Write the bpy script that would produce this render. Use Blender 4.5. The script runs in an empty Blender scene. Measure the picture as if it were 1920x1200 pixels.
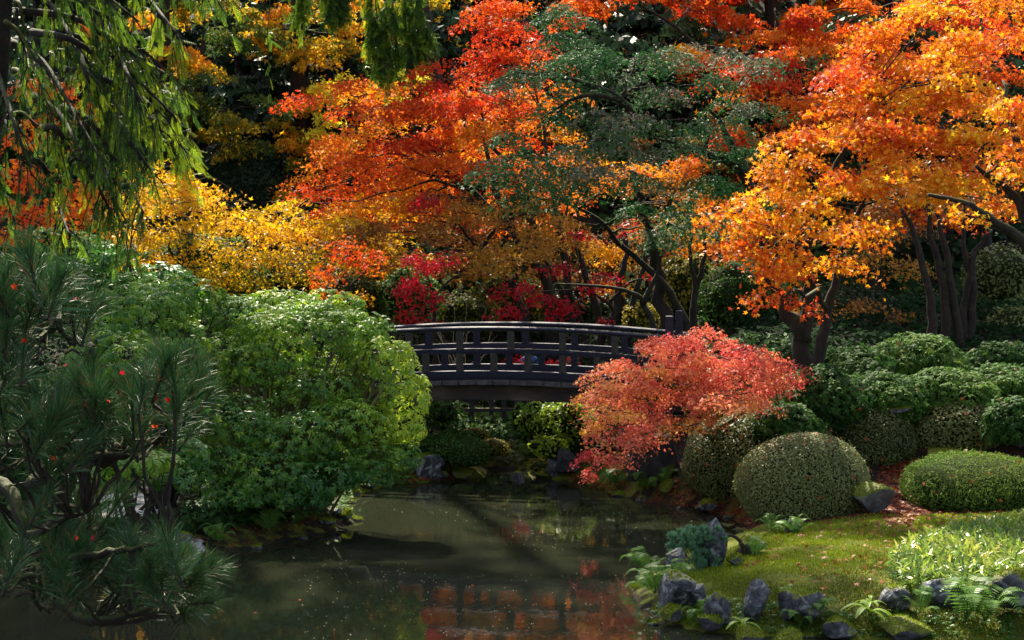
import bpy, math, random
import numpy as np
from mathutils import Vector, Matrix
random.seed(7); RNG = np.random.default_rng(7)
R = math.radians
SC = bpy.context.scene
COL = SC.collection

# ------------------------------------------------------------------ camera
CAMZ = 4.45; FPX = 3150.0; HOR = 436.0
TH = math.atan((600 - HOR) / FPX)
cam = bpy.data.cameras.new('camera'); camo = bpy.data.objects.new('camera', cam); COL.objects.link(camo)
camo.location = (0, 0, CAMZ); camo.rotation_euler = (R(90) - TH, 0, 0)
cam.sensor_width = 36; cam.lens = FPX / 1920 * 36; cam.clip_start = 0.05; cam.clip_end = 600
SC.camera = camo
# ------------------------------------------------------------------ light
SUN_EL, SUN_AZ = 47.0, -14.0           # azimuth measured from +Y towards +X
sd = Vector((math.sin(R(SUN_AZ)) * math.cos(R(SUN_EL)), math.cos(R(SUN_AZ)) * math.cos(R(SUN_EL)), math.sin(R(SUN_EL))))
W = bpy.data.worlds.new('World'); SC.world = W; W.use_nodes = True
nt = W.node_tree; nt.nodes.clear()
sky = nt.nodes.new('ShaderNodeTexSky'); sky.sky_type = 'NISHITA'; sky.sun_disc = False
sky.sun_elevation = R(SUN_EL); sky.sun_rotation = R(SUN_AZ); sky.dust_density = 2.5; sky.ozone_density = .6
bg = nt.nodes.new('ShaderNodeBackground'); bg.inputs[1].default_value = 0.105
wo = nt.nodes.new('ShaderNodeOutputWorld')
hs = nt.nodes.new('ShaderNodeHueSaturation'); hs.inputs['Saturation'].default_value = .62; nt.links.new(sky.outputs[0], hs.inputs['Color']); nt.links.new(hs.outputs[0], bg.inputs[0]); nt.links.new(bg.outputs[0], wo.inputs[0])
sl = bpy.data.lights.new('sun', 'SUN'); sl.energy = 5.0; sl.angle = R(0.5); sl.color = (1, .89, .72)
so = bpy.data.objects.new('sun', sl); COL.objects.link(so); so.rotation_euler = sd.to_track_quat('Z', 'Y').to_euler(); so.location = (0, 0, 60)
SC.view_settings.view_transform = 'Standard'; SC.view_settings.look = 'None'
SC.view_settings.exposure = 1.55; SC.view_settings.gamma = 1
SC.render.engine = 'CYCLES'
try:
    SC.cycles.max_bounces = 6; SC.cycles.transmission_bounces = 3; SC.cycles.diffuse_bounces = 3; SC.cycles.glossy_bounces = 3
except Exception: pass

# ------------------------------------------------------------------ picture <-> place
cT, sT = math.cos(TH), math.sin(TH)
def P(px, py, Y):
    u = (px - 960) / FPX; v = (600 - py) / FPX
    d = (u, cT + v * sT, -sT + v * cT); k = Y / d[1]
    return Vector((d[0] * k, Y, CAMZ + d[2] * k))
def G(px, py, z=0.0):
    u = (px - 960) / FPX; v = (600 - py) / FPX
    d = (u, cT + v * sT, -sT + v * cT); k = (z - CAMZ) / d[2]
    return Vector((d[0] * k, d[1] * k, z))

# ------------------------------------------------------------------ noise
_sn = {}
def snoise(p, seed=0, freq=1.0):
    if seed not in _sn:
        r = np.random.default_rng(1000 + seed)
        a = r.normal(size=(9, 3)); a /= np.linalg.norm(a, axis=1)[:, None]
        _sn[seed] = (a * r.uniform(.6, 2.3, (9, 1)), r.uniform(0, 6.28, 9))
    a, ph = _sn[seed]
    p = np.asarray(p, dtype=float) * freq
    return np.sin(p @ a.T + ph).sum(axis=-1) / 4.2

# ------------------------------------------------------------------ the pond and the terrain
POND = [(-3.9, 12.5), (-5.0, 15.0), (-7.4, 18), (-10, 21.2)]
for q in [(-60, 1075), (150, 1065), (330, 1058), (420, 1042), (520, 1018), (600, 1002), (668, 980), (645, 950), (662, 928), (730, 910),
          (800, 904), (880, 899), (915, 893), (905, 876), (955, 868), (985, 880), (1000, 896), (1060, 901), (1110, 910), (1160, 930), (1230, 944), (1290, 955),
          (1360, 968), (1400, 985), (1395, 1000), (1350, 1020), (1275, 1042), (1245, 1070), (1196, 1095), (1188, 1122), (1213, 1150), (1250, 1172),
          (1310, 1183), (1400, 1192), (1550, 1197), (1750, 1203), (2050, 1203)]:
    w = G(*q); POND.append((w.x, w.y))
POND += [(8.5, 17.6), (8.5, 13.5)]
POND = np.array(POND)
def pond_sd(x, y):
    x = np.asarray(x, float); y = np.asarray(y, float)
    best = np.full(x.shape, 1e9); inside = np.zeros(x.shape, bool)
    n = len(POND)
    for i in range(n):
        ax, ay = POND[i]; bx, by = POND[(i + 1) % n]
        dx, dy = bx - ax, by - ay
        t = np.clip(((x - ax) * dx + (y - ay) * dy) / (dx * dx + dy * dy), 0, 1)
        best = np.minimum(best, np.hypot(x - ax - t * dx, y - ay - t * dy))
        c = ((ay > y) != (by > y))
        with np.errstate(divide='ignore', invalid='ignore'):
            xi = ax + (y - ay) / (dy if dy != 0 else 1e-9) * dx
        inside ^= (c & (x < xi))
    return np.where(inside, -best, best)
def sst(a, b, x):
    t = np.clip((x - a) / (b - a), 0, 1); return t * t * (3 - 2 * t)
def H(x, y):
    x = np.asarray(x, float); y = np.asarray(y, float)
    x, y = np.broadcast_arrays(x, y)
    d = pond_sd(x, y)
    base = np.interp(y, [-60, -20, 0, 4, 8, 12, 18, 25, 30, 36, 42, 50, 60, 75, 100, 140, 200],
                     [4, 3, 2.85, 2.7, 2.0, 1.0, .30, .36, .95, 1.8, 2.3, 5, 9.5, 17, 29, 44, 58])
    base = base + .75 * sst(2.5, 5.5, x) * sst(26, 30.5, y) * (1 - sst(38, 44, y))
    val = np.exp(-((x + .35) / 2.1) ** 4) * sst(28, 30.5, y) * (1 - sst(36.5, 40.5, y))
    base = base * (1 - val) + .38 * val
    pts = np.stack([x, y, x * 0], -1)
    base = base + .05 * snoise(pts, 3, 1.1) * sst(0, 1, d) + .35 * snoise(pts, 4, .25) * sst(40, 48, y)
    sh = sst(0, .45, d)
    out = .03 + (np.maximum(base, .12) - .03) * (.55 * sh + .45 * sst(.2, 2.2, d)) + .012 * snoise(pts, 5, 5)
    inn = -.04 - .75 * sst(0, 1.2, -d)
    return np.where(d > 0, out, inn)
def Hs(x, y): return float(H(np.array([x]), np.array([y]))[0])
def YG(px, py, lift=0.0):
    Ys = np.linspace(14, 60, 1400)
    a = P(px, py, 10); o = np.array([0, 0, CAMZ])
    ks = Ys / a.y; xs = a.x * ks; zs = CAMZ + (a.z - CAMZ) * ks
    h = np.maximum(H(xs, Ys), 0) + lift
    i = np.argmax(zs < h)
    return float(Ys[i]) if zs[i] < h[i] else 40.0
def onG(px, py):
    Y = YG(px, py); q = P(px, py, Y); return Vector((q.x, q.y, Hs(q.x, q.y)))

# ------------------------------------------------------------------ materials
def newmat(name):
    m = bpy.data.materials.new(name); m.use_nodes = True; t = m.node_tree; t.nodes.clear()
    return m, t, t.nodes.new('ShaderNodeOutputMaterial')
def N(t, typ, **kw):
    n = t.nodes.new(typ)
    for k, v in kw.items():
        if k.startswith('i_'): n.inputs[k[2:].replace('_', ' ')].default_value = v
        else: setattr(n, k, v)
    return n
def ramp(t, fac, cols):
    r = t.nodes.new('ShaderNodeValToRGB'); e = r.color_ramp.elements
    while len(e) < len(cols): e.new(.5)
    for i, (p, c) in enumerate(cols): e[i].position = p; e[i].color = (*c, 1)
    t.links.new(fac, r.inputs[0]); return r
def leafmat(name, cols, trans=.45, rough=.6, spec=.2, tboost=1.0):
    m, t, o = newmat(name)
    a = N(t, 'ShaderNodeAttribute', attribute_name='hue')
    k = len(cols)
    r = ramp(t, a.outputs['Fac'], [(i / (k - 1), c) for i, c in enumerate(cols)])
    p = N(t, 'ShaderNodeBsdfPrincipled'); p.inputs['Roughness'].default_value = rough
    p.inputs['Specular IOR Level'].default_value = spec
    tr = N(t, 'ShaderNodeBsdfTranslucent')
    g = N(t, 'ShaderNodeGamma'); g.inputs[1].default_value = .8 if tboost > 1 else 1
    t.links.new(r.outputs[0], p.inputs['Base Color']); t.links.new(r.outputs[0], g.inputs[0]); t.links.new(g.outputs[0], tr.inputs[0])
    mx = N(t, 'ShaderNodeMixShader'); mx.inputs[0].default_value = trans
    t.links.new(p.outputs[0], mx.inputs[1]); t.links.new(tr.outputs[0], mx.inputs[2]); t.links.new(mx.outputs[0], o.inputs[0])
    return m
def noisemat(name, cols, scale=6, rough=.8, bump=.3, bscale=None, detail=6, moss=None, mosslo=.35, mossn=.5, spec=.4, distort=0, stretch=None, ctr=.22):
    m, t, o = newmat(name)
    tc = N(t, 'ShaderNodeTexCoord'); src = tc.outputs['Object']
    if stretch:
        mp = N(t, 'ShaderNodeMapping'); mp.inputs['Scale'].default_value = stretch; t.links.new(src, mp.inputs[0]); src = mp.outputs[0]
    n = N(t, 'ShaderNodeTexNoise'); n.inputs['Scale'].default_value = scale; n.inputs['Detail'].default_value = detail; n.inputs['Distortion'].default_value = distort
    t.links.new(src, n.inputs['Vector'])
    k = len(cols); r = ramp(t, n.outputs[0], [(.5 - ctr + 2 * ctr * i / (k - 1), c) for i, c in enumerate(cols)])
    colr = r.outputs[0]
    p = N(t, 'ShaderNodeBsdfPrincipled'); p.inputs['Roughness'].default_value = rough; p.inputs['Specular IOR Level'].default_value = spec
    if moss:
        ge = N(t, 'ShaderNodeNewGeometry'); sx = N(t, 'ShaderNodeSeparateXYZ'); t.links.new(ge.outputs['Normal'], sx.inputs[0])
        n2 = N(t, 'ShaderNodeTexNoise'); n2.inputs['Scale'].default_value = scale * .8; n2.inputs['Detail'].default_value = 5; t.links.new(tc.outputs['Object'], n2.inputs['Vector'])
        ad = N(t, 'ShaderNodeMath', operation='MULTIPLY_ADD'); ad.inputs[1].default_value = mossn * 2.4; t.links.new(n2.outputs[0], ad.inputs[0]); t.links.new(sx.outputs[2], ad.inputs[2])
        mr = N(t, 'ShaderNodeMapRange'); mr.inputs[1].default_value = mosslo + mossn * 1.2; mr.inputs[2].default_value = mosslo + mossn * 1.2 + .22; t.links.new(ad.outputs[0], mr.inputs[0])
        n3 = N(t, 'ShaderNodeTexNoise'); n3.inputs['Scale'].default_value = 40; t.links.new(tc.outputs['Object'], n3.inputs['Vector'])
        rm = ramp(t, n3.outputs[0], [(.3, tuple(c * .45 for c in moss)), (.7, moss)])
        mx = N(t, 'ShaderNodeMix', data_type='RGBA'); t.links.new(mr.outputs[0], mx.inputs[0]); t.links.new(colr, mx.inputs[6]); t.links.new(rm.outputs[0], mx.inputs[7]); colr = mx.outputs[2]
    t.links.new(colr, p.inputs['Base Color'])
    if bump:
        b = N(t, 'ShaderNodeBump'); b.inputs['Strength'].default_value = bump; b.inputs['Distance'].default_value = .03
        nb = N(t, 'ShaderNodeTexNoise'); nb.inputs['Scale'].default_value = bscale or scale * 3; nb.inputs['Detail'].default_value = 8; t.links.new(src, nb.inputs['Vector'])
        t.links.new(nb.outputs[0], b.inputs['Height']); t.links.new(b.outputs[0], p.inputs['Normal'])
    t.links.new(p.outputs[0], o.inputs[0]); return m

M = {}
M['bark'] = noisemat('bark', [(.007, .005, .004), (.016, .012, .009), (.03, .023, .017)], 9, .85, .6, 30, moss=(.06, .07, .014), mosslo=.30, mossn=.55, stretch=(1, 1, .35))
M['barkdark'] = noisemat('bark_dark', [(.010, .008, .007), (.022, .016, .012), (.035, .026, .02)], 9, .9, .6, 30, moss=(.05, .065, .012), mosslo=.5, mossn=.5)
M['twig'] = noisemat('twig', [(.02, .015, .01), (.05, .035, .022)], 20, .85, 0)
M['core'] = noisemat('leaf_core_fill', [(.012, .018, .006), (.03, .042, .014)], 20, .95, 0, spec=.05)  # solid dark filler under the leaf shell, closes see-through gaps
M['twigpale'] = noisemat('pale_twig', [(.16, .12, .08), (.32, .26, .18)], 20, .8, 0)
M['mosstwig'] = noisemat('mossy_twig', [(.05, .05, .015), (.13, .14, .03)], 14, .85, 0)
M['rock'] = noisemat('rock', [(.010, .010, .012), (.032, .033, .038), (.07, .072, .08), (.20, .20, .20)], 8.5, .68, 1.0, 22, 10, distort=.8, ctr=.18, moss=(.17, .19, .015), mosslo=.55, mossn=.45)
M['rockbare'] = noisemat('rock_bare', [(.014, .014, .017), (.045, .047, .055), (.095, .098, .11), (.32, .33, .32)], 9.5, .62, 1.0, 24, 10, distort=1.0, ctr=.18, moss=(.17, .19, .015), mosslo=.80, mossn=.35)
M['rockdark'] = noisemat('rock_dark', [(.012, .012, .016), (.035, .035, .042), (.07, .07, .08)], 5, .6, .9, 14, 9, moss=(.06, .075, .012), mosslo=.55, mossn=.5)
M['rockmoss'] = noisemat('rock_mossy', [(.03, .03, .035), (.08, .08, .09), (.14, .14, .16)], 6, .7, .9, 30, 9, moss=(.16, .185, .012), mosslo=-.05, mossn=.55)
M['paint'] = noisemat('dark_painted_wood', [(.003, .004, .013), (.006, .008, .024), (.014, .015, .030)], 5, .55, .35, 30, 6, stretch=(.6, 6, 6), spec=.3)
M['weath'] = noisemat('weathered_post', [(.012, .012, .012), (.028, .028, .022), (.055, .052, .036)], 9, .7, .4, 30, 8, stretch=(3, 3, .8))
M['plank'] = noisemat('deck_plank', [(.025, .024, .028), (.05, .047, .05), (.09, .085, .08)], 7, .65, .4, 30, 8, moss=(.10, .12, .02), mosslo=.95, mossn=.6)
M['girder'] = noisemat('girder_wood', [(.012, .011, .016), (.04, .028, .022), (.12, .09, .075)], 1.6, .65, .4, 20, 8, stretch=(1, 1, 3))
M['fencewood'] = noisemat('fence_wood', [(.02, .018, .022), (.05, .045, .05)], 8, .7, .3, 30, moss=(.18, .19, .03), mosslo=.6, mossn=.4)

# ground
def ground_mat():
    m, t, o = newmat('ground')
    p = N(t, 'ShaderNodeBsdfPrincipled'); p.inputs['Roughness'].default_value = .95; p.inputs['Specular IOR Level'].default_value = .15
    tc = N(t, 'ShaderNodeTexCoord')
    def noise(s, d=6):
        n = N(t, 'ShaderNodeTexNoise'); n.inputs['Scale'].default_value = s; n.inputs['Detail'].default_value = d; t.links.new(tc.outputs['Object'], n.inputs['Vector']); return n.outputs[0]
    soil = ramp(t, noise(3), [(.3, (.008, .007, .005)), (.5, (.018, .014, .009)), (.72, (.035, .024, .014))])
    moss = ramp(t, noise(2.2, 9), [(.3, (.035, .042, .006)), (.5, (.075, .09, .010)), (.72, (.16, .17, .015))])
    lit = ramp(t, noise(30, 4), [(.35, (.02, .010, .007)), (.5, (.07, .022, .012)), (.62, (.15, .045, .02)), (.75, (.04, .02, .01))])
    gra = ramp(t, noise(25, 4), [(.3, (.28, .26, .25)), (.7, (.62, .6, .58))])
    c = soil.outputs[0]
    for nm, src in (('moss', moss), ('litter', lit), ('gravel', gra)):
        a = N(t, 'ShaderNodeAttribute', attribute_name=nm)
        ad = N(t, 'ShaderNodeMath', operation='MULTIPLY_ADD'); ad.inputs[1].default_value = .9; t.links.new(noise(5), ad.inputs[0]); t.links.new(a.outputs['Fac'], ad.inputs[2])
        mr = N(t, 'ShaderNodeMapRange'); mr.inputs[1].default_value = .85; mr.inputs[2].default_value = 1.0; t.links.new(ad.outputs[0], mr.inputs[0])
        mx = N(t, 'ShaderNodeMix', data_type='RGBA'); t.links.new(mr.outputs[0], mx.inputs[0]); t.links.new(c, mx.inputs[6]); t.links.new(src.outputs[0], mx.inputs[7]); c = mx.outputs[2]
    t.links.new(c, p.inputs['Base Color'])
    b = N(t, 'ShaderNodeBump'); b.inputs['Strength'].default_value = .9; b.inputs['Distance'].default_value = .04; t.links.new(noise(22, 8), b.inputs['Height']); t.links.new(b.outputs[0], p.inputs['Normal'])
    t.links.new(p.outputs[0], o.inputs[0]); return m
def water_mat():
    m, t, o = newmat('water')
    p = N(t, 'ShaderNodeBsdfPrincipled'); p.inputs['Base Color'].default_value = (.018, .021, .012, 1); p.inputs['Roughness'].default_value = .035; p.inputs['IOR'].default_value = 1.36
    p.inputs['Specular IOR Level'].default_value = .5
    tc = N(t, 'ShaderNodeTexCoord'); mp = N(t, 'ShaderNodeMapping'); mp.inputs['Scale'].default_value = (1, .45, 1); t.links.new(tc.outputs['Object'], mp.inputs[0])
    n = N(t, 'ShaderNodeTexNoise'); n.inputs['Scale'].default_value = 7; n.inputs['Detail'].default_value = 3; t.links.new(mp.outputs[0], n.inputs['Vector'])
    b = N(t, 'ShaderNodeBump'); b.inputs['Strength'].default_value = .05; b.inputs['Distance'].default_value = .03; t.links.new(n.outputs[0], b.inputs['Height']); t.links.new(b.outputs[0], p.inputs['Normal'])
    t.links.new(p.outputs[0], o.inputs[0]); return m
M['ground'] = ground_mat(); M['water'] = water_mat()

LM = {}
LM['red'] = leafmat('red_maple_leaf', [(.60, .025, .010), (.72, .065, .010), (.78, .15, .010), (.80, .28, .012), (.80, .44, .015)], .5, .6)
LM['gold'] = leafmat('gold_maple_leaf', [(.60, .06, .012), (.74, .15, .010), (.80, .28, .010), (.84, .42, .012), (.84, .56, .03)], .5, .55)
LM['yellow'] = leafmat('yellow_maple_leaf', [(.12, .18, .012), (.42, .34, .010), (.74, .42, .010), (.82, .46, .010), (.80, .26, .010)], .55, .45)
LM['lemon'] = leafmat('lemon_leaf', [(.35, .35, .02), (.75, .62, .02), (.8, .65, .03)], .5, .45)
LM['crimson'] = leafmat('crimson_leaf', [(.45, .006, .018), (.62, .012, .03), (.75, .03, .05)], .45, .42)
LM['dull'] = leafmat('dull_orange_leaf', [(.12, .08, .02), (.28, .10, .025), (.42, .18, .03), (.52, .28, .03)], .45, .5)
LM['grey'] = leafmat('grey_green_leaf', [(.022, .095, .018), (.04, .13, .03), (.075, .15, .055), (.19, .17, .13), (.45, .17, .06)], .35, .6, .2)
LM['mix'] = leafmat('bigleaf_mix', [(.035, .075, .02), (.07, .12, .02), (.17, .19, .02), (.75, .46, .015), (.82, .30, .015)], .5, .5)
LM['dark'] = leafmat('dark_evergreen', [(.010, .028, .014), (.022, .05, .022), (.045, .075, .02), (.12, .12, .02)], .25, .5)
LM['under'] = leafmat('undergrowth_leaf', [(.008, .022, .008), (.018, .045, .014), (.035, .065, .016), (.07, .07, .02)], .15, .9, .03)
LM['olive'] = leafmat('olive_leaf', [(.04, .06, .012), (.10, .12, .015), (.22, .2, .02), (.34, .26, .03)], .4, .5)
LM['shrub'] = leafmat('glossy_shrub_leaf', [(.045, .15, .03), (.09, .22, .028), (.18, .32, .022), (.34, .48, .035), (.52, .62, .045)], .42, .45, .4)
LM['azalea'] = leafmat('azalea_leaf', [(.035, .055, .014), (.085, .115, .028), (.15, .185, .05), (.24, .25, .09)], .3, .5, .35)
LM['hedge'] = leafmat('hedge_leaf', [(.020, .06, .012), (.048, .12, .02), (.10, .19, .026), (.20, .26, .035)], .35, .65, .15)
LM['pink'] = leafmat('pink_maple_leaf', [(.56, .04, .045), (.74, .12, .08), (.80, .21, .11), (.82, .32, .09), (.84, .46, .05)], .45, .55, .4)
LM['cedar'] = leafmat('cedar_leaf', [(.02, .055, .016), (.05, .12, .018), (.16, .28, .018), (.44, .54, .02)], .62, .45)
LM['needle'] = leafmat('pine_needle', [(.016, .06, .018), (.034, .10, .028), (.07, .14, .04), (.30, .10, .05)], .15, .45, .3)
LM['needle_pale'] = leafmat('dwarf_pine_needle', [(.08, .20, .10), (.14, .30, .16), (.20, .38, .20)], .3, .5, .3)
LM['bamboo'] = leafmat('bamboo_leaf', [(.07, .16, .03), (.20, .32, .04), (.36, .42, .06), (.6, .5, .12)], .42, .38, .7)
LM['fern'] = leafmat('fern_leaf', [(.05, .13, .02), (.09, .2, .03), (.16, .27, .035)], .42, .45)
LM['mossblade'] = leafmat('moss_blade', [(.025, .035, .005), (.09, .11, .008), (.20, .27, .012), (.36, .42, .02)], .35, .7, .2)  # bright end paints lawn sun patches into the moss colour
LM['litter'] = leafmat('fallen_leaf', [(.09, .016, .008), (.20, .04, .012), (.32, .09, .018), (.42, .2, .03)], .25, .5)
LM['debris'] = leafmat('floating_debris', [(.6, .58, .4), (.75, .6, .3), (.6, .3, .1)], .1, .5)

# ------------------------------------------------------------------ objects
def link(name, me, parent=None, loc=None):
    o = bpy.data.objects.new(name, me); COL.objects.link(o)
    if parent: o.parent = parent
    if loc is not None: o.location = loc
    return o
def tag(o, label=None, cat=None, group=None, kind=None):
    if label: o['label'] = label
    if cat: o['category'] = cat
    if group: o['group'] = group
    if kind: o['kind'] = kind
    return o
def empty(name, loc, label, cat, group=None):
    o = bpy.data.objects.new(name, None); COL.objects.link(o); o.location = loc; o.empty_display_size = .2
    return tag(o, label, cat, group)

class MB:
    def __init__(s): s.v = []; s.f = []; s.n = 0
    def add(s, v, f):
        s.v += [tuple(q) for q in v]; s.f += [tuple(i + s.n for i in g) for g in f]; s.n += len(v)
    def box(s, c, h, rot=None):
        v = [Vector((sx * h[0], sy * h[1], sz * h[2])) for sx in (-1, 1) for sy in (-1, 1) for sz in (-1, 1)]
        if rot: v = [rot @ q for q in v]
        v = [q + Vector(c) for q in v]
        s.add(v, [(0, 1, 3, 2), (4, 6, 7, 5), (0, 4, 5, 1), (2, 3, 7, 6), (0, 2, 6, 4), (1, 5, 7, 3)])
    def tube(s, pts, rad, sides=7, cap=True):
        pts = [Vector(p) for p in pts]; n = len(pts)
        if not hasattr(rad, '__len__'): rad = [rad] * n
        v = []; f = []; ref = Vector((.13, .97, .2))
        for i, p in enumerate(pts):
            t = (pts[min(i + 1, n - 1)] - pts[max(i - 1, 0)])
            if t.length < 1e-6: t = Vector((0, 0, 1))
            t.normalize(); a = t.cross(ref)
            if a.length < .1: a = t.cross(Vector((1, 0, 0)))
            a.normalize(); b = t.cross(a); ref = -(t.cross(b)) if False else ref
            for k in range(sides):
                g = 2 * math.pi * k / sides; v.append(p + (a * math.cos(g) + b * math.sin(g)) * rad[i])
        for i in range(n - 1):
            for k in range(sides):
                k2 = (k + 1) % sides; f.append((i * sides + k, i * sides + k2, (i + 1) * sides + k2, (i + 1) * sides + k))
        if cap: f.append(tuple(range(sides))[::-1]); f.append(tuple((n - 1) * sides + k for k in range(sides)))
        s.add(v, f)
    def mesh(s, name, mat, org=(0, 0, 0), smooth=False, bevel=0):
        me = bpy.data.meshes.new(name); o = Vector(org)
        me.from_pydata([(a[0] - o.x, a[1] - o.y, a[2] - o.z) for a in s.v], [], s.f); me.materials.append(mat); me.validate()
        if smooth: me.polygons.foreach_set('use_smooth', [True] * len(me.polygons))
        me.update(); return me
    def build(s, name, mat, parent=None, smooth=False, bevel=0):
        org = parent.location if parent else (0, 0, 0)
        o = link(name, s.mesh(name, mat, org, smooth), parent)
        if bevel:
            b = o.modifiers.new('bevel', 'BEVEL'); b.width = bevel; b.segments = 2; b.limit_method = 'ANGLE'
        return o

# leaf templates: list of faces, each a list of (x across, y along, z up)
def star(n=5, inner=.36, seed=0):
    lens = {5: [.62, .9, 1.05, .9, .62], 3: [.85, 1.05, .85]}[n]
    spread = {5: [-118, -58, 0, 58, 118], 3: [-75, 0, 75]}[n]
    pts = [(0, -.12, 0)]
    for i, (l, a) in enumerate(zip(lens, spread)):
        r = R(a); pts.append((math.sin(r) * l * .62, math.cos(r) * l * .62, -.12 * l))
        if i < n - 1:
            r2 = R((a + spread[i + 1]) / 2); pts.append((math.sin(r2) * inner * .62, math.cos(r2) * inner * .62, .02))
    return [pts]
def whorl(n=7, w=.17, droop=.35):
    fs = []
    for i in range(n):
        a = 2 * math.pi * i / n + .3 * math.sin(i * 5); c, s = math.cos(a), math.sin(a); l = .85 + .2 * math.sin(i * 3.3)
        def q(x, y, z): return (c * y - s * x, s * y + c * x, z)
        fs.append([q(0, .05, .05), q(w, .5 * l, .03 - droop * .35), q(0, l, -droop), q(-w, .5 * l, .03 - droop * .35)])
    return fs
def spray(n=7, w=.06, ang=38):
    fs = [[(-.012, 0, 0), (.012, 0, 0), (.008, 1, -.05), (-.008, 1, -.05)]]
    for i in range(n):
        y = .08 + .84 * i / n; l = .34 * (1 - .55 * abs(i / n - .25))
        for s in (-1, 1):
            a = R(ang); dx, dy = s * math.sin(a) * l, math.cos(a) * l
            nx, ny = math.cos(a) * w * s, -math.sin(a) * w
            fs.append([(0, y, 0), (dx * .5 + nx * .5, y + dy * .5 + ny * .5, -.02), (dx, y + dy, -.09), (dx * .5 - nx * .5, y + dy * .5 - ny * .5, -.02)])
    return fs
TPL = {'sasa': [[(0, 0, 0), (.10, .25, .03), (.095, .6, 0), (0, 1, -.16), (-.095, .6, 0), (-.10, .25, .03)]],
       'star5': star(5), 'star3': star(3), 'star4': [[(-.06, -.1, 0), (-.55, .12, -.1), (-.16, .22, .02), (-.2, .6, -.1), (0, .3, .02), (.2, .62, -.1), (.16, .22, .02), (.55, .12, -.1)]],
       'rhomb': [[(0, -.5, 0), (.34, 0, .06), (0, .5, -.05), (-.34, 0, .06)]],
       'oval': [[(0, -.5, 0), (.22, -.15, .04), (.2, .2, .03), (0, .5, -.08), (-.2, .2, .03), (-.22, -.15, .04)]],
       'lance': [[(0, 0, 0), (.085, .35, .02), (0, 1, -.18), (-.085, .35, .02)]],
       'whorl': whorl(), 'whorl5': whorl(5, .24, .25), 'spray': spray(), 'spray2': spray(6, .04, 28), 'sprayc': spray(3, .16, 35),
       'leaf3': whorl(3, .26, .2), 'blade': [[(-.12, 0, 0), (.12, 0, 0), (0, 1, 0)]]}
def nrm(a): return a / np.maximum(np.linalg.norm(a, axis=-1, keepdims=True), 1e-9)
def leafmesh(name, mat, groups, org=(0, 0, 0), extra=None):
    """groups: list of (pos, normal, size, hue, template, ydir or None). One mesh."""
    V = []; LI = []; LS = []; HU = []; nv = 0
    for pos, nor, size, hue, tp, yd in groups:
        pos = np.asarray(pos, float); n = nrm(np.asarray(nor, float)); k = len(pos)
        if k == 0: continue
        if yd is None: yd = RNG.normal(size=(k, 3))
        t = nrm(yd - n * (yd * n).sum(1, keepdims=True)); b = np.cross(t, n)
        size = np.broadcast_to(np.asarray(size, float), (k,))[:, None]
        for face in TPL[tp]:
            fa = np.array(face); m = len(fa)
            vv = pos[:, None, :] + size[:, :, None] * (fa[None, :, 0:1] * b[:, None, :] + fa[None, :, 1:2] * t[:, None, :] + fa[None, :, 2:3] * n[:, None, :])
            V.append(vv.reshape(-1, 3)); LI.append(np.arange(k * m) + nv); LS.append(np.full(k, m)); HU.append(hue); nv += k * m
    V = np.concatenate(V) - np.array(org)[None]; LI = np.concatenate(LI); LS = np.concatenate(LS); HU = np.clip(np.concatenate(HU), 0, 1)
    me = bpy.data.meshes.new(name)
    me.vertices.add(len(V)); me.vertices.foreach_set('co', V.astype(np.float32).ravel())
    me.loops.add(len(LI)); me.loops.foreach_set('vertex_index', LI.astype(np.int32))
    me.polygons.add(len(LS)); st = np.concatenate([[0], np.cumsum(LS)[:-1]])
    me.polygons.foreach_set('loop_start', st.astype(np.int32))
    try: me.polygons.foreach_set('loop_total', LS.astype(np.int32))
    except Exception: pass
    me.update(calc_edges=True)
    at = me.attributes.new('hue', 'FLOAT', 'FACE'); at.data.foreach_set('value', HU.astype(np.float32))
    me.materials.append(mat); return me

def curve(a, b, bow=.2, n=6, jit=.04, up=None):
    a = Vector(a); b = Vector(b); L = (b - a).length; up = Vector(up or (0, 0, 1)); out = []
    for i in range(n + 1):
        t = i / n; p = a.lerp(b, t) + up * (bow * L * 4 * t * (1 - t) * .5)
        if 0 < i < n: p += Vector((random.gauss(0, 1), random.gauss(0, 1), random.gauss(0, 1))) * jit * L * .5
        out.append(p)
    return out
def smooth_path(pts, sub=4):
    out = []
    for i in range(len(pts) - 1):
        p0 = pts[max(i - 1, 0)]; p1 = pts[i]; p2 = pts[i + 1]; p3 = pts[min(i + 2, len(pts) - 1)]
        for k in range(sub):
            t = k / sub
            out.append(.5 * ((2 * p1) + (p2 - p0) * t + (2 * p0 - 5 * p1 + 4 * p2 - p3) * t * t + (3 * p1 - p0 - 3 * p2 + p3) * t ** 3))
    out.append(pts[-1]); return out

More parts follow.
